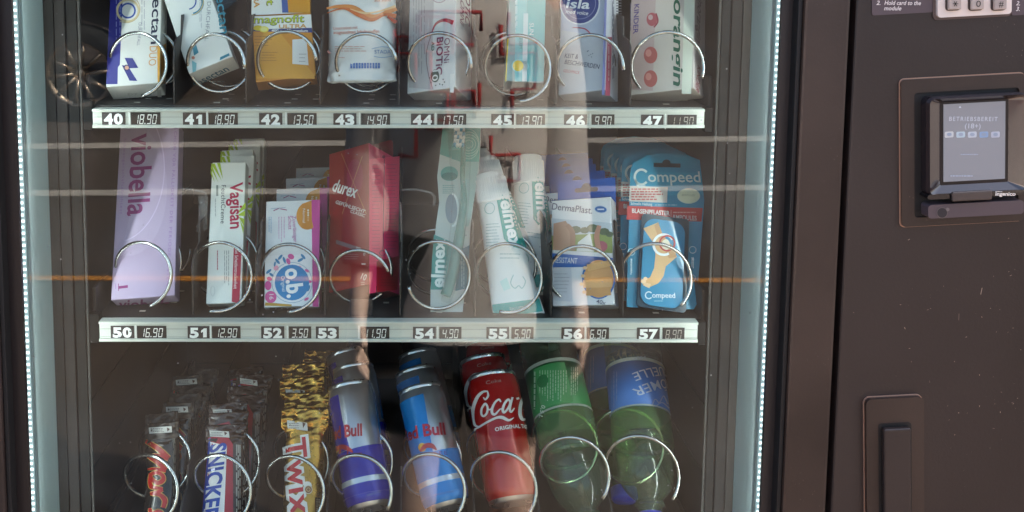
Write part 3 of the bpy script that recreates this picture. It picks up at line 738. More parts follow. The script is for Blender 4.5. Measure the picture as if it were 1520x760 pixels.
# 45: clear sided teal dental pack
F = Face([(758, -50), (811, -50), (807, 122), (750, 121)], .128, 31)
b = MB(); FILM = clear('clear_pack_film', (.95, .96, .96, 1), 1.5, .02, .06)
b.box((-F.w/2, 0, 0), (F.w/2, .026, F.h), M('#9db3b0', .4), .0006, 1, {'-z': M('#8f9c9a', .4)})
A = Art(b, F.loc, rough=.35)
A.poly([(783, -48), (811, -48), (807, 121), (782, 121)], '#6fbfbd', 1); A.poly([(766, -48), (783, -48), (781, 121), (764, 121)], '#8fd0d0', 1); A.poly([(777, 20), (784, 20), (782, 121), (775, 121)], '#dfe8e6', 2)
A.poly([(750, 121), (751.5, 121), (755, 55), (753, 55)], '#e6cf3a', 2)
A.ell(769, 98, 8, 8, '#efcf4e', 4); A.ell(772, 98, 13, 10, '#a7dcdc', 2)
A.text('SUN', (786, 34), (786, 52), 6, '#e9f0ee', 3, .01); A.text('G.U.M', (771, 54), (771, 72), 4, '#5d8f92', 3)
A.lines(768, -30, 764, 52, 2, 1, '#e9f0ee', 3, True)
put(b, 'dental_carton', F, 'pale teal dental pack with a yellow sun disc above plate 45', 'dental pack')
# 46: lozenge carton with blue roundel
F = Face([(832, -50), (902, -40), (892, 141), (834, 134)], .126, 27, -34)
b, A, AB, AS = carton(F, .040, '#c4c8cf', '#e2e4ec', '#b4b8c0')
A.poly([(832, -48), (902, -38), (897, 55), (833, 45)], '#b9c0d2', 1)
A.ell(861, 6, 30, 31, '#e4e7ec', 2); A.ell(861, 5, 28, 30, '#2f4387', 3); A.arc(861, 5, 23.5, .9, '#8a97c2', 4)
A.text('isla', (840, 12), (875, 13.5), 13, '#eef0f4', 5, .02); A.text('med voice', (840, 20), (873, 23), 5.5, '#e4e7f0', 5, .012)
A.ribbon([(850, 41), (868, 43), (878, 52)], [1, 2, 1.4], '#b5485a', 3)
A.text('KEIT &', (838, 86), (858, 87.5), 6.5, '#3d4660', 3, .008); A.text('BESCHWERDEN', (838, 95), (889, 102.5), 6.5, '#3d4660', 3, .008); A.text('GESCHMACK', (836, 107), (860, 110.5), 4.4, '#b5485a', 3)
for i in range(6): A.ell(876+4*math.cos(i), 80+5*math.sin(i*1.3), .8, c='#6b7080', L=3)
AS.poly([(898, -30), (901, -30), (897, 141), (893, 141)], '#7d8cd0', 2); AS.poly([(901.5, 55), (908, 55), (905, 142), (898, 142)], '#cf5b7a', 2)
AS.lines(904, 58, 902, 138, 1, 1, '#f0d0d8', 3, True); AS.lines(911, -20, 908, 138, 2, 1, '#8b8fa4', 3, True)
for i in range(9): AS.rect(914, -8+i*4, 922, -6.5+i*4, '#5b5f6a', 3)
put(b, 'lozenge_carton', F, 'silver lozenge carton with a round dark blue emblem above plate 46', 'medicine box')
# 47: children's tablet carton
F = Face([(938, -50), (1033, -44), (1026, 140), (935, 133)], .126, 26, -40)
b, A, AB, AS = carton(F, .030, '#c9bfb4', '#b8aeac', '#b3a79c')
A.poly([(938, -48), (975, -46), (969, 135), (936, 133)], '#c0a9a3', 1); A.poly([(1017, -45), (1033, -44), (1026, 139.5), (1012, 139)], '#d9dccb', 1)
A.text('KINDER', (942, 7), (940, 51), 7, '#5c4b86', 3, .015); A.text('3', (950, -6), (950, 0), 6, '#b2424e', 3); A.lines(937, 5, 936, 52, 1, 1, '#8a7a90', 3, True)
A.ell(968, 29, 8, 10, '#b55a5f', 3); A.ell(966, 26, 3.5, 4, '#c9a8a4', 4); A.ribbon([(974, 20), (977, 32), (971, 41)], 2, '#9c3f4a', 4)
for y in (82, 117): A.ell(966, y, 10, 12.5, '#b5615c', 3); A.ell(963, y-3, 4.5, 5.5, '#cf8a80', 4)
A.text('minorangin', (1001, -62), (1000, 129), 13.5, '#1f5a44', 4, .02, .22)
AS.text('minorangin', (1036, -20), (1033, 60), 7, '#6f5f68', 3, .01, .2); AS.text('KINDER', (1035, 96), (1032, 134), 5, '#8a4550', 3, .01)
put(b, 'medicine_carton', F, "children's tablet carton with red balls and green italic name above plate 47", 'medicine box')

# ---------------------------------------------------------------- shelf 50-57
# 50 lilac pregnancy test
F = Face([(178, 186), (267, 184), (258, 443), (166, 441)], .124, 33)
b, A, AB, AS = carton(F, .026, '#bda9c8', '#a996b6', '#c5b3cf')
A.ell(190, 280, 58, 100, '#c4b1cf', 1, -60, 100); A.arc(170, 250, 74, 1.4, '#d9c6e6', 2, -40, 78, 110)
A.text('viobella', (197, 199), (189.5, 321), 30, '#8e2a74', 3, .018); 
A.text('Schwangerschaftsfrühtest', (184, 206), (178, 318), 4, '#a983bf', 3, 0, 0, 1.3); A.text('SCHON VOR FÄLLIGKEIT DER PERIODE TESTEN', (259, 190), (247, 424), 4, '#9c78b6', 3, 0, 0, 1.3)
A.text('1', (176, 425), (176, 429), 14, '#8e2a74', 3); A.rect(175.5, 421, 176.5, 432, '#8e2a74', 3); A.lines(171, 421, 173, 430, 1, 1, '#9a6ab0', 3, True)
AB.text('viobella', (176, 457.5), (252, 456.5), 13, '#8e2a74', 3, .02)
put(b, 'test_carton', F, 'tall lilac pregnancy test carton with magenta lettering above plate 50', 'test box')
# 51 white cream carton with lime leaves
F = Face([(314, 241), (366, 240), (357, 453), (307, 448)], .124, 29)
b, A, AB, AS = carton(F, .024, '#e9ebe4', '#c9cfc6', '#dcded6')
LM = '#a9c22c'
for (p, q, r_) in (((313, 243), (319, 243), (329, 268)), ((313, 250), (314, 243), (324, 271)), ((313, 258), (313, 251), (319, 271)), ((322, 242), (327, 242), (331, 266))): A.poly([p, q, r_], LM, 2)
for (p, q, r_) in (((364.5, 300), (365, 309), (351, 318)), ((364, 312), (363.5, 321), (352, 320)), ((363, 325), (362.5, 336), (354, 322)), ((362, 338), (361, 347), (356, 326))): A.poly([p, q, r_], LM, 2)
A.text('Vagisan', (342, 271.5), (342, 340), 18, '#b8264a', 3, .022); A.text('FeuchtCreme', (329, 275), (327.5, 332), 6.5, '#68706c', 3, .006, 0, 1.08)
A.rect(321, 275, 324, 291, '#8d9a90', 3); A.lines(321, 295, 319, 330, 1, 1, '#a9b0aa', 3, True)
A.poly([(347, 368), (356, 366.5), (358.5, 371), (355.5, 451), (344, 448)], '#b81e40', 2); A.text('Bei Scheidentrockenheit', (349, 370), (347, 429), 5, '#f0dede', 3, .005)
A.lines(341, 372, 332, 425, 3, .9, '#8d9590', 3, True); A.lines(324, 372, 322, 402, 1, 1.3, '#c25a6a', 3, True); A.ell(316, 432, 3.4, 8, '#d4d8d2', 3); A.ell(316, 432, 2.4, 7, '#e9ebe4', 4)
AB.lines(313, 455, 350, 458, 2, 1.3, '#8a8f8a', 3)
o = put(b, 'cream_carton', F, 'white cream carton with lime leaves and crimson name, frontmost above plate 51', 'cream box'); Mw[o.name] = F.M
queue(o, 4, .036, 'white cream carton with lime leaves, %s from the front above plate 51', 'white cream cartons')
# 52 tampon cartons
F = Face([(394, 299), (475, 296), (473, 456), (393, 454)], .124, 31)
b, A, AB, AS = carton(F, .036, '#e7e8e8', '#c2458f', '#dfe0de')
A.poly([(462.5, 297), (475, 296.5), (473, 455.5), (464, 455)], '#cc3f95', 1)
A.ell(456, 321, 16, 20, '#dd9430', 2, 55, 275); A.poly([(448, 303), (462.5, 297.5), (463, 340), (448, 339)], '#dd9430', 2)
for i in range(5): A.ell(457.5, 312.5+i*3.6, 1.3, 1.6, '#f6ead0' if i < 3 else '#e8b878', 4)
A.text('Normal', (449.5, 310), (449.5, 331), 3.6, '#f6ead0', 4, .01)
A.ribbon([(402, 310), (424, 308)], .7, '#9db3c4', 2); A.ribbon([(406, 313), (415, 309)], 1.2, '#b0527e', 2); A.ribbon([(416, 310), (426, 312)], 1.2, '#b0527e', 2)
A.text('Zuverlässiger', (434, 321), (436, 360), 5.4, '#c0489a', 3); A.text('Schutz', (427.5, 321), (428.5, 341), 5.4, '#c0489a', 3); A.lines(424, 322, 412, 362, 3, .9, '#d59ac2', 3, True); A.lines(404, 322, 398, 350, 2, .9, '#7fb0cf', 3, True)
A.poly([(393.5, 380), (464, 377), (464, 455), (393, 453)], '#f0f0f2', 1)
FL = [('#dd4f9c', 432, 381, 5, 4, 30), ('#dd4f9c', 398, 424, 5, 7, 0), ('#f3a6bb', 410, 398, 4, 4, 0), ('#e2639f', 456, 402, 4, 2, 30), ('#e2639f', 455, 444, 4, 2, -30), ('#2d83b5', 416, 382, 2, 5, 40), ('#2d83b5', 412, 388, 2, 5, -40), ('#2d83b5', 422, 386, 2, 5, -20),
      ('#2d83b5', 446, 386, 2, 5, 60), ('#2d83b5', 450, 381, 2, 5, -40), ('#2d83b5', 399, 403, 2, 5, 50), ('#2d83b5', 403, 408, 2, 4, -50), ('#dd4f9c', 428, 388, 3, 5, -20), ('#dd4f9c', 400, 414, 4, 3, 20), ('#f3a6bb', 445, 397, 2.5, 2.5, 0), ('#2d83b5', 458, 428, 2, 5, 20), ('#dd4f9c', 460, 418, 3, 2, 10), ('#2d83b5', 408, 392, 1.5, 4, 10)]
for (c_, x, y, a_, e_, r_) in FL: A.ell(x, y, a_, e_, c_, 2, rot=r_, n=12)
A.ell(433.5, 419.5, 25.5, 26.5, '#1583c0', 3); A.arc(433.5, 419.5, 30, .9, '#9fb7c9', 2)
A.text('o.b.', (424, 399.5), (427, 443), 23, '#f4f6f6', 5, .035); A.text('Original', (417.5, 410), (419, 433), 5, '#dceaf2', 5, .005)
A.ell(402, 441, 8.5, 9, '#df5aa0', 3); A.text('16', (400, 437), (400, 445), 6, '#f6e6ee', 4, .01)
A.poly([(394, 449), (433, 452), (433, 455), (393, 453.8)], '#c79a34', 3)
AB.lines(400, 456, 470, 462, 2, 2, '#8a7a60', 2)
o = put(b, 'tampon_carton', F, 'white tampon carton with blue disc and pink edge, frontmost above plate 52', 'tampon box'); Mw[o.name] = F.M
queue(o, 3, .058, 'white tampon carton with orange corner and pink edge, %s from the front above plate 52', 'tampon cartons', .004)
# 53 red condom carton turned on edge, hang tab, dark plastic foot
F = Face([(489, 215), (547, 226), (547, 436), (492, 421)], .126, 27, -37)
RED = '#b81a1a'
b, A, AB, AS = carton(F, .056, '#981a1c', '#d8346a', '#5a1214', '#6a1416', rough=.3)
A.ribbon([(507, 228), (544, 318)], [.6, .9], '#c9875a', 2, False); A.ribbon([(538, 232), (508, 318)], .8, '#c9875a', 2, False)
A.ell(527, 262, 12, 26, '#a52440', 1)
A.text('durex', (492.5, 283), (528, 294), 18, '#efe6e2', 4, .02); A.text('GEFÜHLSECHT', (498, 302), (541.5, 317), 5, '#e6d4ce', 4, .025); A.text('CLASSIC', (520, 315.5), (541.5, 323), 4.4, '#e6d4ce', 4, .015)
A.poly([(499, 356), (536, 368), (536, 374), (499, 362)], '#8c6a6c', 2); A.poly([(529, 366), (536, 368), (536, 374), (529, 372)], '#c9b5b2', 3); A.lines(512, 376, 534, 386, 3, .9, '#b07f78', 3)
A.rect(537, 391, 543, 393, '#e6d4ce', 3); A.text('10', (535.5, 414), (542.5, 417), 9, '#efe6e2', 4, .01); A.lines(536, 418, 543, 424, 2, 1, '#d9b8b0', 3)
A.text('8', (539, 379), (542, 380), 7, '#c9b5b2', 4)
AS.poly([(548, 236), (593, 232), (591, 380), (548, 390)], '#ff4a7a', 1); AS.poly([(548, 390), (559, 388), (558, 434), (548, 436)], '#ff4a7a', 1); AS.poly([(559, 388), (592, 380), (590, 430), (559, 434)], '#b01a2c', 1)
AS.ribbon([(570, 236), (568, 372)], .9, '#8c2a52', 3, False); AS.ell(569, 233, 2.4, c='#8c2a52', L=3); AS.arc(567, 376, 4, 1, '#9c3a62', 3)
AS.lines(552, 242, 565, 372, 24, .8, '#c8406e', 2); AS.lines(573, 242, 590, 372, 24, .8, '#c8406e', 2); AS.lines(562, 392, 588, 426, 8, .8, '#8a1424', 2)
b.prism(rrect(-F.w/2+.001, F.h-.001, F.w/2-.001, F.h+.022, .004), .050, .0507, M('#8e1719', .35)); 
put(b, 'condom_carton', F, 'red and hot pink condom carton standing edge-on above plate 53', 'condom box')
b = MB(); q0 = at(520, 473, .1125); q1 = at(553, 444, .1125)
SM = clear('smoked_plastic', (.16, .13, .13, 1), 1.5, .15, .15)
b.box((q0.x, .1125, q0.z), (q1.x, .1145, q1.z), SM, .0006); b.box((q0.x+.0002, .1146, q0.z+.0002), (q1.x-.0002, .15, q0.z+.0022), SM)
tag(b.build('stop_clip'), 'smoked plastic stop clip standing on the shelf under the red condom carton', 'clip')
# 54 toothbrush in its blister card
F = Face([(655, 193), (713, 195), (688, 469), (640, 466)], .124, 27)
root = thing('toothbrush_pack', F.M, 'clear blister pack with a teal toothbrush above plate 54', 'toothbrush')
b = MB(); PXO = [(657, 190), (714, 190), (713, 225), (710, 262), (703, 300), (698, 340), (696, 390), (690, 432), (686, 470), (664, 470), (639, 466), (639, 430), (643, 380), (647, 335), (652, 300), (649, 262), (653, 228)]
out = [F.loc(*p) for p in PXO[::-1]]
b.prism(out, .0, .0009, M('#b9c4bf', .35)); A = Art(b, F.loc, rough=.35)
A.poly([(657, 190.5), (713.5, 190.5), (711, 240), (682, 240), (653, 229)], '#3f9d93', 1)
for r_ in (6, 10, 14, 18, 22): A.arc(696, 214, min(r_, 15), .9, '#8fcac3', 2, -150, 120, r_)
A.poly([(683, 240), (711, 240), (703, 300), (696, 335), (684, 340)], '#8fb5b0', 1)
A.ell(667, 258, 13, 11, '#58a39b', 2); A.ell(667, 262, 12, 6, '#2f7d78', 3); A.lines(657, 274, 675, 288, 5, 1.2, '#6fa09b', 2)
A.ell(670, 310, 9, 22, '#7b8f9a', 2); A.arc(671, 312, 9, 3, '#eef2f2', 3, -90, 90, 24)
A.poly([(644, 348), (672, 360), (668, 430), (639.5, 430), (641, 390)], '#2c8f86', 2); A.poly([(680, 372), (697, 364), (693, 428), (676, 432)], '#23707e', 2)
A.text('elmex', (658, 427), (660, 355), 18, '#dfeeea', 4, .03); A.lines(684, 375, 690, 428, 2, 1.2, '#8fb8c0', 3, True)
b.build('backing_card', root)
b = MB(); TEALP = clear('teal_brush_plastic', (.20, .55, .47, 1), 1.5, .08, .35)
hp = [(686, 205), (687, 235), (686, 262), (688, 290), (686, 320), (682, 350), (676, 385), (668, 420), (661, 440)]
P3 = [Vector((F.loc(*p)[0], -.007, F.loc(*p)[1])) for p in hp]; P3 = [Vector(q) for q in catmull([tuple(q) for q in P3], 5)]
rr = [.0028+.0028*min(1, max(0, (i/len(P3)-.3)*3)) for i in range(len(P3))]
b.tube(P3, .004, TEALP, 10, rr=rr); b.build('brush_handle', root)
b = MB(); x0, z0 = F.loc(672, 222); x1, z1 = F.loc(690, 196); 
for i in range(5):
    for j in range(4):
        xx = x0+(x1-x0)*(j+.5)/4; zz = z0+(z1-z0)*(i+.5)/5
        b.tube([(xx, -.006, zz), (xx+random.uniform(-.0005, .0005), -.016, zz)], .0016, M('#e6ecec' if (i+j) % 3 else '#4f9fbf', .5), 8)
b.box((x0-.001, -.0065, z0-.001), (x1+.001, -.0035, z1+.001), M('#3f9d93', .3), .001); b.build('bristles', root)
b = MB(); ins = [(p[0]*.86+ (0), p[1]*.965+.004) for p in out]
cx0 = [F.loc(676, y)[0] for y in (0,)]
FILM2 = clear('blister_film', (.93, .97, .96, 1), 1.5, .03, .05)
bub = [(664, 196), (700, 197), (699, 240), (697, 290), (693, 330), (686, 380), (679, 425), (668, 452), (655, 447), (656, 425), (662, 385), (668, 340), (672, 290), (667, 240)]
bo = [F.loc(*p) for p in bub[::-1]]; c_ = (sum(p[0] for p in bo)/len(bo), sum(p[1] for p in bo)/len(bo)); N = len(bo)
bi = [(c_[0]+(p[0]-c_[0])*.82, c_[1]+(p[1]-c_[1])*.95) for p in bo]
vs = [(p[0], -.0004, p[1]) for p in bo]+[(p[0], -.017, p[1]) for p in bi]
tri = geometry.tessellate_polygon([[Vector((p[0], p[1], 0)) for p in bi]])
b.add(vs, [[i, (i+1) % N, N+(i+1) % N, N+i] for i in range(N)]+[[N+k for k in t] for t in tri], FILM2, False); b.build('blister', root)
# 55 toothpaste tubes
def tube_obj(F, label, rot=0):
    root = thing('toothpaste_tube', F.M, label, 'toothpaste', 'toothpaste tubes above plate 55')
    h = F.h; W0, W1 = .0535, .0335
    cap = .030; hb = h-cap
    W = lambda z: W0+(W1-W0)*min(1, z/hb)
    T = lambda z: .0012+.0155*min(1, max(0, (z-.008)/(hb-.02)))**.62
    b = MB(); loft(b, W, T, hb, M('#e6eae7', .3, 0, .5, .3), 46, 44, 2.2, lambda x, z: .0012*max(0, 1-z/.02), None)
    sf = lambda u, z, o: (u, T(z)*(1-max(0., 1-min(1, abs(2*u/W(z)))**2.2)**.5)-o-.0002, z)
    A = Art(b, F.loc, sf, .006, rough=.3, coat=.3)
    return root, b, A, h, hb, W1
TQ = '#16a096'
F = Face([(703, 256), (751, 252), (808, 467), (734, 477)], .120, 24)
root, b, A, h, hb, W1 = tube_obj(F, 'white and teal toothpaste tube, frontmost above plate 55, crimped end down')
A.poly([(736, 290), (757, 287), (784, 366), (782, 370), (760, 366), (748, 355)], TQ, 2)
A.text('elmex', (742.5, 298), (758.5, 371), 19, '#f0f6f4', 4, .035)
A.poly([(731, 452), (801, 443), (806, 462), (733, 472)], TQ, 2); A.text('SENSITIVE', (785, 453), (756, 457), 5, '#bfe2de', 4)
A.arc(727, 309, 7, .9, '#7fb9b2', 2, ry=8); A.lines(722, 330, 742, 366, 8, .9, '#7fa8a4', 2); A.lines(742, 374, 776, 386, 2, 1.1, '#8fb3b0', 2)
A.poly([(742, 418), (752, 412), (758, 428), (748, 432)], '#c4e4de', 2); A.ribbon([(762, 408), (758, 420), (764, 428), (770, 424), (775, 428), (780, 418), (776, 410)], 1, '#7fb9b2', 2)
tb = b.build('tube', root)
b = MB(); n = 44; pf = [(.0001, hb-.002), (W1/2+.0004, hb-.002), (W1/2+.0006, hb), (W1/2-.0012, h-.001), (W1/2-.0022, h), (.0001, h)]
b.T = Matrix.Translation((0, .0165, 0)); b.lathe(pf, M('#e9ebea', .35), n)
for k in range(n): 
    a = 2*math.pi*k/n; r0 = W1/2+.0004
    b.box((r0*math.sin(a)-.0004, -r0*math.cos(a)-.0004, hb+.001), (r0*math.sin(a)+.0004, -r0*math.cos(a)+.0004, h-.006), M('#e0e3e2', .4))
b.build('cap', root)
for (p0, dY, dx, dz, lab, rl) in ((0, .040, .012, .012, 'white and teal toothpaste tube just behind the frontmost one above plate 55', 6), (1, .048, .024, .008, 'white and teal toothpaste tube showing its name at the right behind the frontmost tube', -9), (2, .10, .012, .010, 'toothpaste tube with only its white cap showing at the back above plate 55', 8)):
    m = F.M @ Matrix.Rotation(R(-rl), 4, 'Y'); m.translation = F.M.translation+Vector((dx, dY, dz)); dup(root, m, lab, 'toothpaste tubes above plate 55')
# 56 plaster cartons with blue hang tabs
F = Face([(818, 291), (908, 299), (910, 459), (822, 448)], .126, 28, -27)
b, A, AB, AS = carton(F, .024, '#e3e4e6', '#d9dde2', '#d0d4d8', '#0f66c2')
A.text('DermaPlast.', (819, 311), (879, 317.5), 9.5, '#39415a', 4, .004); A.ell(892, 311, 9.5, 5.6, '#b9cbe0', 3, rot=6); A.ell(892, 311, 8.6, 4.6, '#2a68ac', 4, rot=6); A.rect(887, 310, 897, 312, '#dfe8f2', 5)
A.poly([(818.5, 324), (908.5, 331), (909.4, 376), (820, 371)], '#c4ccd2', 1); A.poly([(819, 350), (909, 346), (909.4, 376), (820, 371)], '#8c9a52', 2)
for (x, y, r_) in ((855, 341, 8), (868, 342, 7), (880, 339, 9), (897, 344, 8), (905, 348, 6), (846, 345, 5)): A.ell(x, y, r_, r_*.7, '#5c6a4c', 3, n=9)
A.poly([(822, 332), (840, 328), (848, 340), (846, 368), (836, 372), (821, 371)], '#c09478', 4); A.ribbon([(842, 334), (850, 346), (850, 372)], [6, 8, 7], '#b28468', 5); A.ribbon([(890, 335), (886, 352), (890, 374)], [6, 8, 7], '#c58e74', 5); A.ell(893, 366, 9, 8, '#b5606a', 4); A.poly([(858, 360), (876, 346), (882, 374), (856, 373)], '#dde0dc', 4)
A.poly([(820, 376), (910, 383), (910, 396), (821, 397)], '#2c66b4', 3); A.text('RESISTANT', (822, 390), (857, 391.5), 8, '#dfe6f0', 4, .01)
A.poly([(820, 396), (848, 397), (850, 448), (822, 446)], '#cfd4dc', 1); A.lines(823, 404, 846, 436, 6, .9, '#9aa0ac', 2)
A.ell(889, 413, 25, 31, '#2a6fb8', 3); A.ell(889, 414, 22, 28, '#d49c5c', 4)
A.ribbon([(872, 398), (900, 392), (910, 390)], [10, 9, 8], '#e0ad6c', 5); A.ribbon([(868, 410), (892, 406), (909, 404)], [11, 11, 10], '#dba263', 6); A.ribbon([(866, 422), (890, 421), (909, 420)], [11, 12, 12], '#e2b074', 7); A.ribbon([(870, 434), (890, 434), (907, 433)], [10, 11, 11], '#cf985a', 8); 
for (x, y) in ((868, 398), (865, 410), (863, 422), (867, 434)): A.ell(x+1, y, 3.2, 2.6, '#ecc79a', 9)
A.text('40x', (885, 450), (899, 453), 6, '#5a6070', 4, .005)
AS.rect(913, 435, 918, 455, '#8fa6c0', 2); AS.lines(912, 310, 920, 430, 12, .8, '#b3bac4', 2)
BL = M('#0d62c2', .35)
out = rrect(-F.w/2, F.h-.004, F.w/2, F.h+.029, .002); b.prism(out, .0245, .0252, BL)
b.add([(-F.w/2, 0, F.h+.0003), (F.w/2, 0, F.h+.0003), (F.w/2, .0246, F.h+.0003), (-F.w/2, .0246, F.h+.0003)], [[0, 1, 2, 3]], BL)
At = Art(b, F.loc, lambda u, z, o: (u, .0245-o, z)); hz = F.h+.017
pts = rrect(-.013, hz-.0025, .013, hz+.0025, .0024); At.lp(pts, '#0b1a33', 2); At.lp([(.0058*math.cos(a/10*math.pi), hz+.001+.0068*math.sin(a/10*math.pi)) for a in range(11)], '#0b1a33', 2)
o = put(b, 'plaster_carton', F, 'blue topped plaster carton with a picture of toes, frontmost above plate 56', 'plaster box'); Mw[o.name] = F.M
queue(o, 4, .036, 'blue topped plaster carton, %s from the front above plate 56', 'plaster cartons', -.002)
# 57 blister plaster cards
F = Face([(936, 229), (1047, 229), (1033, 459), (930, 455)], .124, 28)
root = thing('blister_card', F.M, 'teal blister plaster card with a red band and heel picture, frontmost above plate 57', 'plaster card', 'teal plaster cards')
b = MB(); TC = '#1c8aae'
PXO = [(930, 455), (936, 250), (940, 242), (960, 231), (988, 227), (1020, 230), (1040, 238), (1047, 247), (1048, 262), (1034, 452), (1030, 459), (1020, 459), (936, 456)]
out = [F.loc(*p) for p in PXO[::-1]]; 
if sum(out[i][0]*out[(i+1) % len(out)][1]-out[(i+1) % len(out)][0]*out[i][1] for i in range(len(out))) < 0: out = out[::-1]
b.prism(out, 0, .0012, M(TC, .35)); A = Art(b, F.loc, rough=.35)
A.poly([(936, 256), (1047, 256), (1046, 290), (934, 290)], '#2294b6', 1)
A.text('ompeed', (962, 270), (1040, 270.5), 15.5, '#d3e3e2', 4, .012); A.arc(952, 263, 10, 3.4, '#d3e3e2', 4, 40, 320, 11); A.ribbon([(943, 268), (948, 277), (958, 276)], [2, 3, 1], '#d3e3e2', 4)
A.poly([(935, 276), (991, 278), (990, 301), (934, 299)], '#dcd3ca', 2); A.lines(937, 279, 984, 298, 5, 2.2, '#c0605a', 3); 
A.ell(1022, 291, 17, 11.5, '#d5e2d2', 3); A.ell(1022, 291, 16, 10.4, '#e3e6c8', 4); A.text('AMPOULES', (1012, 291.5), (1031, 291.5), 3, '#a0a890', 5)
A.text('Schnelle Heilung', (936, 304), (968, 305.5), 4, '#e2eef0', 4, .012); A.lines(972, 303, 1014, 306, 1, 1.2, '#9fd0dc', 4)
A.poly([(931, 305.5), (1043, 309), (1041, 329), (930, 326)], '#c3302c', 2); A.text('BLASENPFLASTER', (938, 316), (994, 320), 6.2, '#f2e6e0', 4, .03); A.lines(999, 314, 1036, 317, 1, 1.6, '#e8b0a4', 4); A.text('AMPOULES', (998, 325.5), (1034, 327.5), 6.6, '#f2e6e0', 4, .006); A.ribbon([(996, 312), (995.6, 328)], .8, '#e8b0a4', 4)
A.arc(1028, 371, 5, 1, '#bfe0ea', 3); A.arc(937, 374, 5, 1, '#bfe0ea', 3); A.lines(1030, 382, 1026, 400, 2, 1.4, '#bfe0ea', 3, True); A.arc(1027, 413, 5, 1, '#bfe0ea', 3); A.lines(938, 384, 936, 410, 2, 1.4, '#bfe0ea', 3, True)
b.build('card', root)
b = MB(); x0, z0 = F.loc(944, 456); x1, z1 = F.loc(1021, 328)
DT = M('#123a48', .25); b.prism(rrect(x0, z0, x1, z1, .004), -.006, -.0002, DT)
x0, z0 = F.loc(947, 453); x1, z1 = F.loc(1014, 334); b.prism(rrect(x0, z0, x1, z1, .012, 8), -.009, -.006, M('#1583ac', .3, 0, .5, .3))
A = Art(b, F.loc, lambda u, z, o: (u, -.009-o, z), rough=.35)
A.poly([(952, 342), (974, 333), (981, 352), (998, 372), (1001, 384), (992, 392), (985, 398), (982, 412), (974, 423), (962, 428), (952, 426), (950, 420), (962, 414), (968, 400), (970, 380), (966, 362)], '#d8b07c', 2)
A.poly([(974, 333), (981, 352), (998, 372), (1001, 384), (990, 386), (976, 362), (968, 338)], '#c69a66', 3)
A.ribbon([(953, 424), (962, 427)], [5, 7], '#e6c79a', 3); A.ell(952, 420, 4, 3.2, '#ecd3ac', 4); A.ell(955, 416, 3, 2.6, '#ecd3ac', 4)
A.arc(982, 366, 15, 3.6, '#e7eef0', 4, 60, 330); A.arc(987, 364, 11, 2.4, '#b5332c', 5); A.ell(985, 366, 6, 8, '#e6dcc6', 4)
A.text('ompeed', (965, 444), (999, 444.5), 7.4, '#d9e8ee', 4, .014); A.arc(960, 440.5, 5, 1.8, '#d9e8ee', 4, 40, 320); A.lines(968, 448, 985, 450, 1, 1, '#9fd0dc', 4)
b.build('heel_tray', root)
b = MB(); A = Art(b, F.loc, lambda u, z, o: (u, -o, z)); A.poly([(970, 242), (1010, 243), (1010, 249), (970, 248)], '#0b2a36', 3); A.ell(989, 242, 6, 5, '#0b2a36', 3); b.build('hang_hole', root)
Mw[root.name] = F.M
queue(root, 5, .021, 'teal blister plaster card, %s from the front above plate 57', 'teal plaster cards', -.0025, 0, .001, 1.0)
# clear product guide left of the cream cartons, wire guide behind the toothbrush
CLP = clear('clear_clip_plastic', (.9, .9, .9, 1), 1.5, .1, .08)
b = MB(); Yc = .17; 
P = [at(x, y, Yc) for x, y in ((270, 281), (276, 280), (304, 285), (307, 292), (306, 340), (300, 344), (292, 342))]; b.tube(P, .0012, CLP, 6)
P = [at(x, y, Yc) for x, y in ((300, 290), (301, 312), (300, 340))]; b.tube(P, .0045, CLP, 8); b.tube([at(292, 336, Yc), at(308, 338, Yc)], .002, CLP, 6)
tag(b.build('product_guide'), 'clear plastic product guide hooked beside the lime leaved cream cartons', 'clip')
b = MB(); P = [at(x, y, Yc) for x, y in ((594, 282), (618, 281), (640, 286), (645, 292), (644, 306))]; b.tube(P, .0013, CLP, 6)
P = [at(x, y, Yc) for x, y in ((594, 300), (596, 330), (597, 400))]; b.tube(P, .0013, CLP, 6)
tag(b.build('product_guide'), 'clear plastic wire guide between the red condom carton and the toothbrush', 'clip')

# ---------------------------------------------------------------- lower shelf: bars
def bar(F, L, matb, matfin, wr=.0016, T0=.0085, tagm=None, finw=1.06, fin=.015):
    b = MB(); w = F.w; h = F.h
    def k(z): return min(1., max(0., (z-(h-fin-.014))/.014))
    W = lambda z: w*(1+(finw-1)*k(z))*(1-.12*math.sin(math.pi*k(z)))
    T = lambda z: T0*(1-.93*k(z)**1.3)
    def wrk(x, z): kk = min(1., max(0., (z-(h-fin-.022))/.02)); return wr*(.06+kk)
    loft(b, W, T, h, matb, 70, 40, 2.8, wrk, lambda z: matfin if z > h-fin-.003 else matb)
    sf = lambda u, z, o: (u, T(z)*(1-max(0., 1-min(1, abs(2*u/W(z)))**2.8)**.5)-o-.0007, z)
    A = Art(b, F.loc, sf, .006, rough=.25, coat=.3); return b, A, W, T
FOILD = noisy('black_film_wrapper', '#16120f', '#241c18', 40, (.18, .34), .25, 160, coat=.4)
FOILB = noisy('brown_film_wrapper', '#30201a', '#463028', 40, (.18, .34), .3, 160, coat=.4)
GOLD = noisy('gold_foil_wrapper', '#a87a34', '#c79a4c', 60, (.2, .36), .5, 130, metal=.9)
GOLDF = noisy('gold_foil_fin', '#b07830', '#d6a450', 60, (.14, .28), .7, 180, metal=1)
SILV = noisy('silver_film_fin', '#8f8a86', '#c2beb8', 90, (.2, .35), .6, 220, metal=.8)
TAGS = []
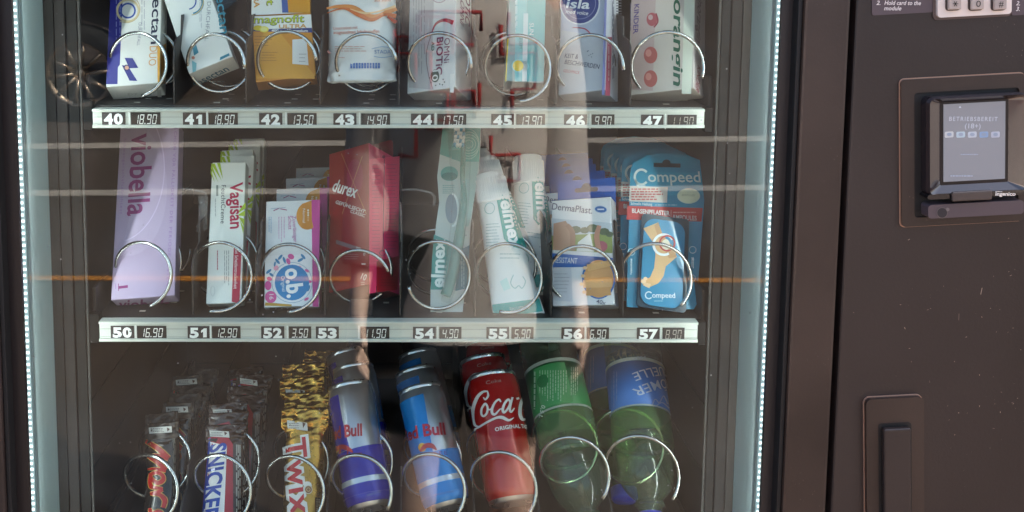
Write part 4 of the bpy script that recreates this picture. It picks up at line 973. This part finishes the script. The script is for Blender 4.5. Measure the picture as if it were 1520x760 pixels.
def fintag(A0, x0, y0, x1, y1, tilt=0):
    t_ = MB(); A = Art(t_, A0.loc, A0.surf, A0.maxl, rough=.35); TAGS.append(t_)
    A.poly([(x0, y0+tilt), (x1, y0-tilt), (x1+1, y1-tilt), (x0+1, y1+tilt)], '#dad7d0', 4)
    A.lines(x0+3, y0+1.5, x0+(x1-x0)*.7, y1-1, 3, .9, '#6f6a66', 5); A.poly([(x1-7, y0+1), (x1-2, y0+3), (x1-6, y1-2)], '#5a3a2c', 5)
FOILF = noisy('black_film_fin', '#1e1815', '#4a4038', 120, (.3, .45), .6, 220, coat=.1)
# black bar
F = Face([(219, 628), (263, 626), (259, 812), (207, 812)], .128, 36)
b, A, W, T = bar(F, 0, FOILD, FOILF, .0024)
fintag(A, 221, 634, 255, 643, 1)
X = lambda p: (150+p[0]/3.456, 540+p[1]/3.456)
GO, RD = '#c49a48', '#a8190c'
Ms = [([(228, 396), (296, 438), (346, 486)], [24, 34, 36]), ([(346, 490), (290, 470), (238, 474)], [24, 22, 14]), ([(238, 474), (290, 506), (334, 546)], [18, 30, 30]), ([(334, 550), (280, 540), (236, 540)], [24, 20, 10])]
for wd_, c_, L_ in ((1.0, GO, 3), (.74, RD, 5)):
    for pts, ws in Ms: A.ribbon([X(p) for p in pts], [w_/3.456*wd_ for w_ in ws], c_, L_)
    for pts, ws in (([(250, 560), (262, 592), (290, 612), (318, 600), (318, 575), (290, 560), (258, 568), (250, 600), (262, 632), (318, 640)], [18, 26, 30, 30, 26, 24, 24, 27, 30, 14]), ([(318, 648), (280, 664), (254, 668), (300, 672), (328, 700), (320, 740)], [18, 30, 18, 26, 34, 28]), ([(250, 740), (262, 770), (300, 760), (322, 790), (316, 840), (262, 850)], [20, 32, 32, 32, 32, 22])):
        A.ribbon([X(p) for p in pts], [w_/3.456*wd_ for w_ in ws], c_, L_)
A.lines(256, 650, 260, 770, 2, 1.1, '#6a675f', 3, True)
o = put(b, 'chocolate_bar', F, 'black wrapped chocolate bar with red script edged in gold, frontmost of its lane', 'chocolate bar'); Mw[o.name] = F.M; TAGS[-1].build('end_tag', o)
queue(o, 6, .023, 'black wrapped chocolate bar, %s from the front in the leftmost lane', 'black wrapped chocolate bars', .0018, .001, .0022, 4.5, 0, 5, 'end_tag')
# brown bar with white, blue and red
F = Face([(309, 632), (362, 628), (356, 812), (293, 812)], .128, 36)
b, A, W, T = bar(F, 0, FOILB, FOILB, .0028)
fintag(A, 311, 640, 340, 649, -1)
A.poly([(309, 650), (336, 644), (346, 660), (346, 812), (294, 812), (300, 740)], '#a82430', 2)
A.poly([(312, 656), (337, 662), (331, 812), (296, 812), (304, 720)], '#ecebea', 3); A.poly([(309, 652), (313, 650), (302, 760), (297, 812), (294, 812)], '#2f4aa6', 4)
A.text('SNICKERS', (313, 657), (296, 786), 23, '#2746a8', 5, .03, -.25)
A.lines(350, 660, 357, 790, 3, 1.6, '#a9a49c', 3, True)
o = put(b, 'chocolate_bar', F, 'brown chocolate bar with blue letters on a white panel, frontmost of its lane', 'chocolate bar'); Mw[o.name] = F.M; TAGS[-1].build('end_tag', o)
queue(o, 6, .025, 'brown chocolate bar with pale end tag, %s from the front of its lane', 'brown chocolate bars', .0012, .001, .0024, 5, 0, 5, 'end_tag')
# gold bar
F = Face([(421, 606), (486, 604), (474, 812), (420, 812)], .128, 36)
b, A, W, T = bar(F, 0, GOLD, GOLDF, .0038, .011, finw=1.22, fin=.020)
fintag(A, 426, 626, 456, 638, -2)
A.text('Twix', (421, 650), (431, 768), 33, '#f0ece6', 3, .085, 0, 1.06); A.text('Twix', (423, 653), (432.5, 766), 30, '#c41f26', 5, .02, 0, 1.10)
A.ell(458, 727, 6, 6.5, '#e9dcc0', 6); A.ell(458, 727, 5, 5.4, '#8a5a34', 7); A.arc(458, 727, 2.6, .9, '#e0b878', 8)
A.rect(468, 738, 475, 770, '#3a2c22', 3); A.lines(469, 740, 475, 770, 2, 1, '#c9b48c', 4, True)
o = put(b, 'chocolate_bar', F, 'gold wrapped chocolate bar with red letters edged in white, frontmost of its lane', 'chocolate bar'); Mw[o.name] = F.M; TAGS[-1].build('end_tag', o)
queue(o, 4, .040, 'gold foil chocolate bar, %s from the front in the gold lane', 'gold wrapped chocolate bars', -.001, .001, .003, 5, 0, 6, 'end_tag')

# ---------------------------------------------------------------- lower shelf: cans
ALU = noisy('can_aluminium', '#b9bcc0', '#cfd1d4', 30, (.22, .34), .03, 200, metal=.95)
def can(Fc, label, group, bodym, lowm=None):
    root = thing('drink_can', Fc.M, label, 'drink can', group); r, h = Fc.r, Fc.h
    b = MB(); prof = [(r*.90, .0045), (r*.96, .007), (r, .013), (r, h-.016), (r*.985, h-.012), (r*.93, h-.0045)]
    b.lathe(prof, bodym, 56, lambda i: lowm if lowm and i < 2 else bodym)
    A = Art(b, Fc.loc, Fc.surf, .0035, rough=.24, metal=.55, coat=.3)
    l_ = MB(); l_.lathe([(r*.925, h-.0045), (r*.945, h-.003), (r*.955, h-.0012), (r*.945, h), (r*.91, h), (r*.89, h-.004), (.0001, h-.0045)], ALU, 56)
    l_.prism([(.006*math.cos(a), .003+.010*math.sin(a)) for a in [i*.4 for i in range(16)]], 0, .0001, ALU) if False else None
    l_.build('lid', root)
    l_ = MB(); l_.lathe([(.0001, .009), (r*.55, .007), (r*.74, .0), (r*.80, -.0003), (r*.86, .0022), (r*.902, .0046)], ALU, 56); l_.build('base', root)
    return root, b, A
SILVC = M('#b4b8be', .3, .85, .5, .2)
NV = M('#0a1c9a', .24, .25, .5, .15); LB = M('#1480cc', .22, .2, .5, .15)
Fc = Cyl((519, 573), (549, 756), .0262, .150, 38)
root, b, A = can(Fc, 'blue and silver energy drink can with dark blue base, frontmost of its lane', 'navy energy drink cans', SILVC, NV)
NV = M('#0a1c9a', .24, .25, .5, .15); BR = M('#2a7fc4', .2, .3, .5, .4); r, h = Fc.r, Fc.h
zt, zb = h-.0125, .013; D = math.pi/180*r
def band(A, a0, a1, z0a, z0b, z1a, z1b, m, L=1): A.lp([(a0*D, z0a), (a1*D, z0b), (a1*D, z1b), (a0*D, z1a)], m, L)
zm = A.loc(530, 664)[1]
band(A, -179, -32, zm+.004, zm, zt, zt, NV); band(A, -41, -24, zm, zm, zt, zt-.03, NV) if False else None
A.lp([(-32*D, zm), (-24*D, zm), (-38*D, zt), (-60*D, zt)], NV, 1)
A.lp([(62*D, zm+.006), (120*D, zm+.004), (120*D, zt), (78*D, zt), (70*D, zt-.03)], BR, 1)
band(A, -179, 0, zb, zb, zm-.002, zm, NV, 2); band(A, 0, 179, zb, zb, zm, zm+.004, NV, 2)
band(A, -179, 179, .024, .024, .0295, .0295, '#c6ccd6', 3); A.text('ENERGIEGETRÄNK', (545, 737), (566, 731), 3, '#6a7aa8', 4)
A.text('Red Bull', (478, 657), (537.5, 646.5), 17, '#b3222c', 4, .03)
A.ribbon([(497, 671), (504, 664), (512, 664), (520, 668), (524, 672)], [3, 6, 7, 5, 2], '#b3222c', 4); A.ribbon([(506, 667), (505, 674)], [3, 1.4], '#b3222c', 4); A.ribbon([(517, 668), (516, 674)], [3, 1.4], '#b3222c', 4); A.ell(499, 668, 5, 5.5, '#d8a832', 3)
A.text('ENERGY DRINK', (478, 690), (538, 677), 5.6, '#9a2440', 4, .015, 0, 1.3)
b.build('body', root); Mw[root.name] = Fc.M
queue(root, 2, .066, 'blue and silver energy drink can, %s from the front of the dark blue can lane', 'navy energy drink cans', -.0005, -.006, .0008, 6)
Fc = Cyl((623, 577), (665, 755), .0262, .150, 38)
root, b, A = can(Fc, 'light blue and silver sugar free energy drink can, frontmost of its lane', 'light blue energy drink cans', SILVC, LB)
LB = M('#1480cc', .22, .2, .5, .15); r, h = Fc.r, Fc.h; D = math.pi/180*r; zt = h-.0125; zm = A.loc(655, 668)[1]
A.lp([(-179*D, zm), (-30*D, zm), (-8*D, zm), (2*D, zt), (-90*D, zt), (-179*D, zt)], LB, 1)
band(A, 92, 179, zm, zm, zt, zt, LB); band(A, -179, 179, .013, .013, zm-.001, zm+.002, LB, 2)
band(A, -179, 179, .024, .024, .0295, .0295, '#c6ccd6', 3); A.text('ENERGIEGETRÄNK', (645, 737), (674, 731), 3, '#6a8ab8', 4)
A.text('Red Bull', (596, 658), (661.5, 645), 17, '#c43a48', 4, .03)
A.ribbon([(624, 670), (632, 662), (641, 662), (648, 668)], [3, 7, 7, 2], '#b3323c', 4); A.ell(627, 664, 6, 6.5, '#dcae3a', 3)
A.text('SUGARFREE', (609, 687), (664, 675), 5.6, '#3a3f8a', 4, .015, 0, 1.3)
b.build('body', root); Mw[root.name] = Fc.M
queue(root, 2, .066, 'light blue and silver energy drink can, %s from the front of its lane', 'light blue energy drink cans', -.0005, -.006, .0008, 6)
Fc = Cyl((730, 558), (761, 748), .0288, .150, 38)
CR = noisy('red_can_lacquer', '#a8120f', '#b01713', 8, (.2, .28), 0, 50, metal=.2, coat=.4)
root, b, A = can(Fc, 'red cola can with white script lettering, frontmost of its lane', 'red cola cans', CR)
X = lambda p: (570+p[0]/2.92, 500+p[1]/2.92); CW = M('#e4dfda', .35)
def S(pts, ws, closed=False): A.ribbon([X(p) for p in pts], [w_/2.92 for w_ in ws] if isinstance(ws, list) else ws/2.92, CW, 4, True, closed)
S([(451, 236), (428, 240), (405, 264), (388, 310), (387, 355), (398, 384), (412, 388)], [5, 10, 14, 16, 15, 10, 4]); S([(449, 236), (452, 256), (440, 272), (432, 262)], [5, 9, 7, 4])
S([(437, 292), (425, 312), (424, 335), (434, 344), (447, 330), (450, 308), (444, 293)], 9, True)
S([(506, 283), (498, 272), (482, 284), (469, 312), (470, 332), (482, 336), (502, 314)], [7, 8, 9, 11, 11, 9, 5])
S([(538, 272), (522, 290), (514, 316), (520, 328), (534, 314), (545, 288)], [9, 10, 11, 10, 8, 8], True); S([(556, 262), (548, 290), (544, 314), (550, 326), (564, 310)], [9, 10, 10, 9, 4]); S([(450, 312), (460, 316), (470, 306)], 6); S([(502, 314), (512, 312)], 5)
S([(572, 270), (584, 266)], [9, 9])
S([(618, 238), (602, 262), (590, 296), (588, 335), (598, 358), (614, 356)], [8, 12, 14, 15, 13, 6]); S([(606, 318), (616, 304)], [7, 7])
S([(390, 402), (412, 392), (445, 372), (486, 352), (512, 350), (540, 362), (562, 350)], [3, 8, 9, 10, 14, 10, 2]); S([(404, 396), (392, 408), (398, 400)], [5, 6, 2])
A.text('ORIGINAL TASTE', (735.5, 640.5), (810, 633), 5.4, CW, 4, .03, 0, 1.1)
A.lines(712, 664, 722, 742, 2, .9, '#c96a60', 3, True)
A.text('Coke', (722, 571), (744, 567), 5, '#d8a49c', 4)
b.build('body', root); Mw[root.name] = Fc.M
queue(root, 2, .074, 'red cola can, %s from the front of its lane', 'red cola cans', -.0005, -.010, .0008, 5)

# ---------------------------------------------------------------- lower shelf: bottles lying neck down
def bottle(Fc, label, group, shell, liquid, capc, labm, lz):
    root = thing('water_bottle', Fc.M, label, 'water bottle', group); r = Fc.r
    L = .235
    prof = [(.0116, .012), (.0118, .020), (.0150, .022), (.0150, .0240), (.0128, .025), (.0150, .029), (.0215, .036), (.0272, .047), (.0303, .062), (.0312, .078), (.0304, .087), (.0312, .092), (.0312, L-.024), (.030, L-.012), (.025, L-.002), (.018, L), (.0001, L-.006)]
    prof = [(a*r/.0312, z) for a, z in catmull(prof, 4)]
    b = MB(); b.lathe(prof, shell, 56); b.build('bottle_shell', root)
    b = MB(); lp = [(max(.0001, a-.0012), z) for a, z in prof if .013 <= z <= L-.03]; lp = [(.0001, lp[0][1])]+lp+[(.0001, lp[-1][1])]
    b.lathe(lp, liquid, 48); b.build('water', root)
    b = MB(); b.lathe([(.0001, -.001), (.0130, -.001), (.0142, .0005), (.0145, .0125), (.0136, .0132), (.0118, .0132)], M(capc, .35), 40)
    for k in range(40):
        a = 2*math.pi*k/40; b.box((.0144*math.sin(a)-.0003, -.0144*math.cos(a)-.0003, .001), (.0144*math.sin(a)+.0003, -.0144*math.cos(a)+.0003, .0115), M(capc, .35))
    b.build('cap', root)
    b = MB(); Fc2 = Fc; rr0 = Fc.r; rl = rr0+.0003
    b.lathe([(rl-.0002, lz[0]), (rl, lz[0]), (rl, lz[1]), (rl-.0002, lz[1])], labm, 64)
    A = Art(b, Fc.loc, lambda u, z, o: ((rl+o)*math.sin(u/rr0), -(rl+o)*math.cos(u/rr0), z), .004, rough=.35)
    return root, b, A
GS = clear('green_bottle_plastic', (.82, .95, .74, 1), 1.5, .03, .03); LQ = clear('bottle_water', (.92, .98, .89, 1), 1.33, 0, .01)
GBAND = clear('lit_green_water', (.50, .80, .38, 1), 1.4, .08, .13)
GS2 = clear('pale_green_bottle_plastic', (.85, .96, .78, 1), 1.5, .03, .03)
def zof(Fc, p): return Fc.loc(*p)[1]
Fc = Cyl((812, 512), (877, 798), .0330, .116, 48)
z0, z1 = zof(Fc, (848, 602)), zof(Fc, (826, 531))
root, b, A = bottle(Fc, 'green water bottle with a green label, lying neck down beside the red cola cans', 'water bottles lying neck down', GS, LQ, '#2c7a4a', M('#12803f', .4), (z0, z1))
D = Fc.r*math.pi/180
A.lp([(-178*D, z1-.004), (178*D, z1-.004), (178*D, z1), (-178*D, z1)], '#a9b6a8', 1); A.lp([(-178*D, z0), (178*D, z0), (178*D, z0+.0022), (-178*D, z0+.0022)], '#a9b6a8', 1)
A.lp([(-178*D, z0-.027), (178*D, z0-.027), (178*D, z0-.0005), (-178*D, z0-.0005)], GBAND, 1); A.lp([(-52*D, z0+.004), (14*D, z0+.004), (14*D, z1-.006), (-52*D, z1-.006)], '#3f9a58', 2)
A.lines(800, 550, 842, 596, 11, 1, '#a9cfae', 3, True, .3); A.lines(846, 545, 858, 592, 4, 1, '#a9cfae', 3, True, .3); A.ell(806, 566, 8, 10, '#1c7a40', 4, rot=20)
A.text('0,5 L', (805, 601), (801, 620), 6, '#d4e4d4', 4, .01); A.text('MILD', (878, 545), (890, 590), 12, '#d4e4d4', 4, .01); A.lines(789, 552, 800, 612, 1, 2.2, '#a9cfae', 4, True)
b.build('label', root)
Fc = Cyl((938, 508), (968, 783), .0330, .116, 48)
z0, z1 = zof(Fc, (955, 602)), zof(Fc, (944, 530))
root, b, A = bottle(Fc, 'green water bottle with blue label and blue cap, lying neck down in the rightmost lane', 'water bottles lying neck down', GS2, LQ, '#2436b0', M('#2a6fc0', .4), (z0, z1))
D = Fc.r*math.pi/180
A.lp([(-178*D, z1-.004), (178*D, z1-.004), (178*D, z1), (-178*D, z1)], '#a9b6b0', 1); A.lp([(-178*D, z0), (178*D, z0), (178*D, z0+.0018), (-178*D, z0+.0018)], '#a9b6b0', 1)
A.lp([(-178*D, z0-.025), (178*D, z0-.025), (178*D, z0-.0005), (-178*D, z0-.0005)], GBAND, 1); A.lines(910, 552, 918, 610, 2, 1, '#7f9fd0', 3, True, .3)
A.text('RÖMER', (1003, 562), (938, 579), 14, '#b9c6da', 4, .004); A.text('QUELLE', (996, 546), (938, 555), 13, '#b9c6da', 4, .004); A.text('MILD', (957, 529), (939, 531), 4, '#b9c6da', 4)
A.ribbon([(968, 601), (972, 593), (978, 598), (984, 588), (990, 600)], 1.6, '#8fa6cc', 4); A.ribbon([(972, 604), (982, 598), (992, 606)], 1.4, '#8fa6cc', 4)
b.build('label', root); Mw[root.name] = Fc.M
m = Fc.M.copy(); m.translation = Fc.M.translation+Vector((-.012, .075, -.012)); dup(root, m, 'green water bottle with a blue label, half hidden behind the rightmost bottle', 'water bottles lying neck down')

# ================================================================ what the glass reflects: the street side behind the camera
pv = MB(); SLP = .09
pv.add([(-60, -60, 58*SLP), (60, -60, 58*SLP), (60, -2, 0), (-60, -2, 0), (60, 60, 0), (-60, 60, 0)], [[0, 1, 2, 3], [3, 2, 4, 5]], noisy('grey_paving', '#40352d', '#4d4036', 3, (.7, .9), .3, 90))
tag(pv.build('pavement'), 'grey concrete pavement in front of the vending machine', 'pavement', None, 'structure')
def stripe(y0, y1, rot, colour, label):
    b = MB(); c, sn = math.cos(R(rot)), math.sin(R(rot)); P = []
    for x, y in ((-12, y0), (12, y0), (12, y1), (-12, y1)):
        yy = (y0+y1)/2+sn*x+(y-(y0+y1)/2)*c; P.append((x*c, yy, max(0, -2-yy)*SLP+.006))
    b.add(P+[(p[0], p[1], p[2]-.004) for p in P], [[0, 1, 2, 3], [7, 6, 5, 4], [0, 4, 5, 1], [1, 5, 6, 2], [2, 6, 7, 3], [3, 7, 4, 0]], M(colour, .7))
    tag(b.build('road_marking'), label, 'road marking', None, 'structure')
stripe(-3.38, -3.34, 0, '#b5772c', 'thin orange painted line across the pavement behind the photographer')
stripe(-4.62, -4.53, -2, '#a89f96', 'pale painted line across the pavement, farther out than the orange one')
stripe(-5.62, -5.50, -3, '#a89f96', 'wide pale painted line beside the parked car')
# dark parked car, side on
CM = Vector((-3.59, -6.12, (6.12-2)*SLP)); car = thing('parked_car', Matrix.Translation(CM) @ Matrix.Rotation(-math.atan(SLP), 4, 'X'), 'black parked car with spoked alloy wheels, mirrored in the door glass at upper left', 'car')
PAINT = M('#0c0c0e', .25, .2, .5, .6)
def arch(cx): return [(cx+.37*math.cos(R(a)), .34+.37*math.sin(R(a))) for a in range(180, -1, -20)]
side = [(-2.1, .30), (-2.15, .62), (-2.0, .86), (-1.55, .95), (-.85, 1.40), (.55, 1.42), (1.25, 1.0), (1.95, .86), (2.1, .66), (2.1, .30), (1.77, .30)]
lower = [(1.77, .30)]+arch(1.4)[::-1]+[(1.03, .30)]+[(-.98, .30)]+arch(-1.35)[::-1]+[(-1.72, .30)]
b = MB(); b.prism([p for p in side]+lower[1:], 0, 1.75, PAINT); part(b, 'body', car, None); 
for o_ in [o for o in car.children]: o_.rotation_euler = (0, 0, math.pi); 
b = MB(); b.prism([(-1.42, .97), (-.80, 1.34), (-.2, 1.36), (-.2, .97)], -.012, -.002, M('#1b2226', .05)); b.prism([(-.12, .97), (-.12, 1.36), (.5, 1.36), (1.1, .99)], -.012, -.002, M('#1b2226', .05)); o_ = part(b, 'side_window', car, None); o_.rotation_euler = (0, 0, math.pi)
for cx in (1.4, -1.35):
    b = MB(); b.T = Matrix.Translation((-cx, -.02, .34)) @ Matrix.Rotation(R(90), 4, 'X'); b.lathe([(.23, -.10), (.31, -.10), (.335, -.07), (.335, .06), (.31, .09), (.23, .09)], M('#0f0f10', .8), 40); wh = part(b, 'wheel', car, None)
    b = MB(); b.T = Matrix.Translation((-cx, -.02, .34)) @ Matrix.Rotation(R(90), 4, 'X'); b.lathe([(.235, -.08), (.215, -.085), (.20, -.02)], M('#b9a795', .2, .9), 40); b.lathe([(.0001, -.07), (.05, -.065), (.06, -.03)], M('#b9a795', .2, .9), 20)
    for k in range(10): a = 2*math.pi*k/10; b.tube([(.04*math.cos(a), .04*math.sin(a), -.06), (.215*math.cos(a+.12), .215*math.sin(a+.12), -.075)], .016, M('#b9a795', .2, .9), 6)
    part(b, 'rim', wh, None)
# the photographer
PX, PY = .13, -1.20
man = thing('person', (PX, PY, 0), 'person in a pale shirt with red line drawings, standing mirrored in the door glass', 'person')
me = bpy.data.meshes.new('body'); V = []; E = []; RD_ = []
def jv(p, r, par=None):
    V.append(p); RD_.append(r)
    if par is not None: E.append((par, len(V)-1))
    return len(V)-1
pel = jv((0, 0, .94), (.15, .11)); sp = jv((0, 0, 1.12), (.135, .10), pel); ch = jv((0, -.01, 1.32), (.15, .105), sp); nk = jv((0, 0, 1.47), (.055, .055), ch); jw = jv((0, .02, 1.54), (.062, .075), nk); hd = jv((0, .01, 1.63), (.078, .098), jw); tp = jv((0, 0, 1.71), (.055, .065), hd)
for sx in (-1, 1):
    hp = jv((.09*sx, 0, .88), (.085, .09), pel); kn = jv((.10*sx, .02, .50), (.055, .06), hp); an = jv((.11*sx, -.02, .09), (.036, .04), kn); jv((.12*sx, .13, .045), (.04, .03), an)
    sh_ = jv((.165*sx, -.01, 1.40), (.058, .058), ch); el = jv((.195*sx, .0, 1.12), (.042, .042), sh_); wr = jv((.215*sx, .10, .86), (.027, .024), el); pm = jv((.225*sx, .13, .78), (.036, .018), wr)
    for i in range(4):
        oy = -.027+.018*i; ln = (.030, .038, .040, .034)[i]
        k1 = jv((.225*sx, .135+oy, .735), (.009, .009), pm); k2 = jv((.217*sx, .14+oy*1.05, .735-ln), (.0085, .0085), k1); jv((.200*sx, .143+oy, .735-ln*1.7), (.007, .007), k2)
    t1 = jv((.215*sx, .165, .775), (.011, .011), pm); jv((.205*sx, .185, .745), (.009, .009), t1)
me.from_pydata(V, E, []); o_ = bpy.data.objects.new('body', me); col.objects.link(o_); o_.parent = man
sk = o_.modifiers.new('skin', 'SKIN'); sd = o_.modifiers.new('smooth', 'SUBSURF'); sd.levels = sd.render_levels = 2; sk.use_smooth_shade = True
for i, r_ in enumerate(RD_): me.skin_vertices[0].data[i].radius = r_
me.skin_vertices[0].data[0].use_root = True; me.materials.append(noisy('skin', '#d8b4a2', '#e0c0b0', 12, (.45, .6), .05, 200))
SH = noisy('pale_shirt_cloth', '#bdb2ab', '#cbc1ba', 20, (.8, .95), .3, 60)
rings = [(.74, .195, .155), (.84, .19, .15), (.92, .185, .15), (1.05, .175, .14), (1.2, .175, .14), (1.34, .19, .14), (1.41, .175, .12), (1.46, .10, .085)]
b = MB(); n = 48; vs = []
for z, a_, d_ in catmull(rings, 4):
    for k in range(n): t = 2*math.pi*k/n; f_ = 1+.03*math.sin(7*t+z*9)*max(0, 1.2-z)*2; vs.append((a_*f_*math.cos(t), d_*f_*math.sin(t), z))
nr = len(vs)//n; b.add(vs, [[i*n+k, i*n+(k+1) % n, (i+1)*n+(k+1) % n, (i+1)*n+k] for i in range(nr-1) for k in range(n)], SH, True)
for sx in (-1, 1): b.tube([(.12*sx, -.01, 1.39), (.165*sx, -.01, 1.37), (.185*sx, 0, 1.24), (.195*sx, 0, 1.12), (.205*sx, .06, .98), (.214*sx, .095, .885)], .06, SH, 16, True, False, [.06, .064, .062, .058, .05, .042])
RL = M('#a5201c', .7)
for k in range(12):
    x, z = random.uniform(-.15, .15), random.uniform(1.12, 1.40); pts = []
    for j in range(random.randint(4, 7)):
        yy = .145*math.sqrt(max(.05, 1-(x/.205)**2))+.006; pts.append((x, yy, z))
        if j % 2: x = max(-.15, min(.15, x+random.choice((-1, 1))*random.uniform(.03, .08)))
        else: z = max(.9, min(1.4, z+random.choice((-1, 1))*random.uniform(.03, .08)))
    b.tube(pts, .0045, RL, 5)
b.build('shirt', man)
b = MB(); BK = M('#0d0d0f', .8)
for sx in (-1, 1): b.tube([(.085*sx, 0, .95), (.092*sx, 0, .80), (.10*sx, .01, .60), (.105*sx, .02, .52)], .1, BK, 16, True, False, [.135, .115, .105, .10])
b.build('shorts', man)
b = MB(); b.T = Matrix.Translation((.2155, .095, .875)) @ Matrix.Rotation(R(14), 4, 'X'); b.lathe([(.030, -.012), (.034, -.012), (.034, .012), (.030, .012)], BK, 20); b.build('wrist_watch', man)
b = MB(); b.T = Matrix.Translation((0, -.015, 1.665)); b.lathe([(.001, .095), (.05, .085), (.085, .05), (.098, 0), (.092, -.05), (.07, -.07)], M('#2a1c14', .7), 24); b.build('hair', man)
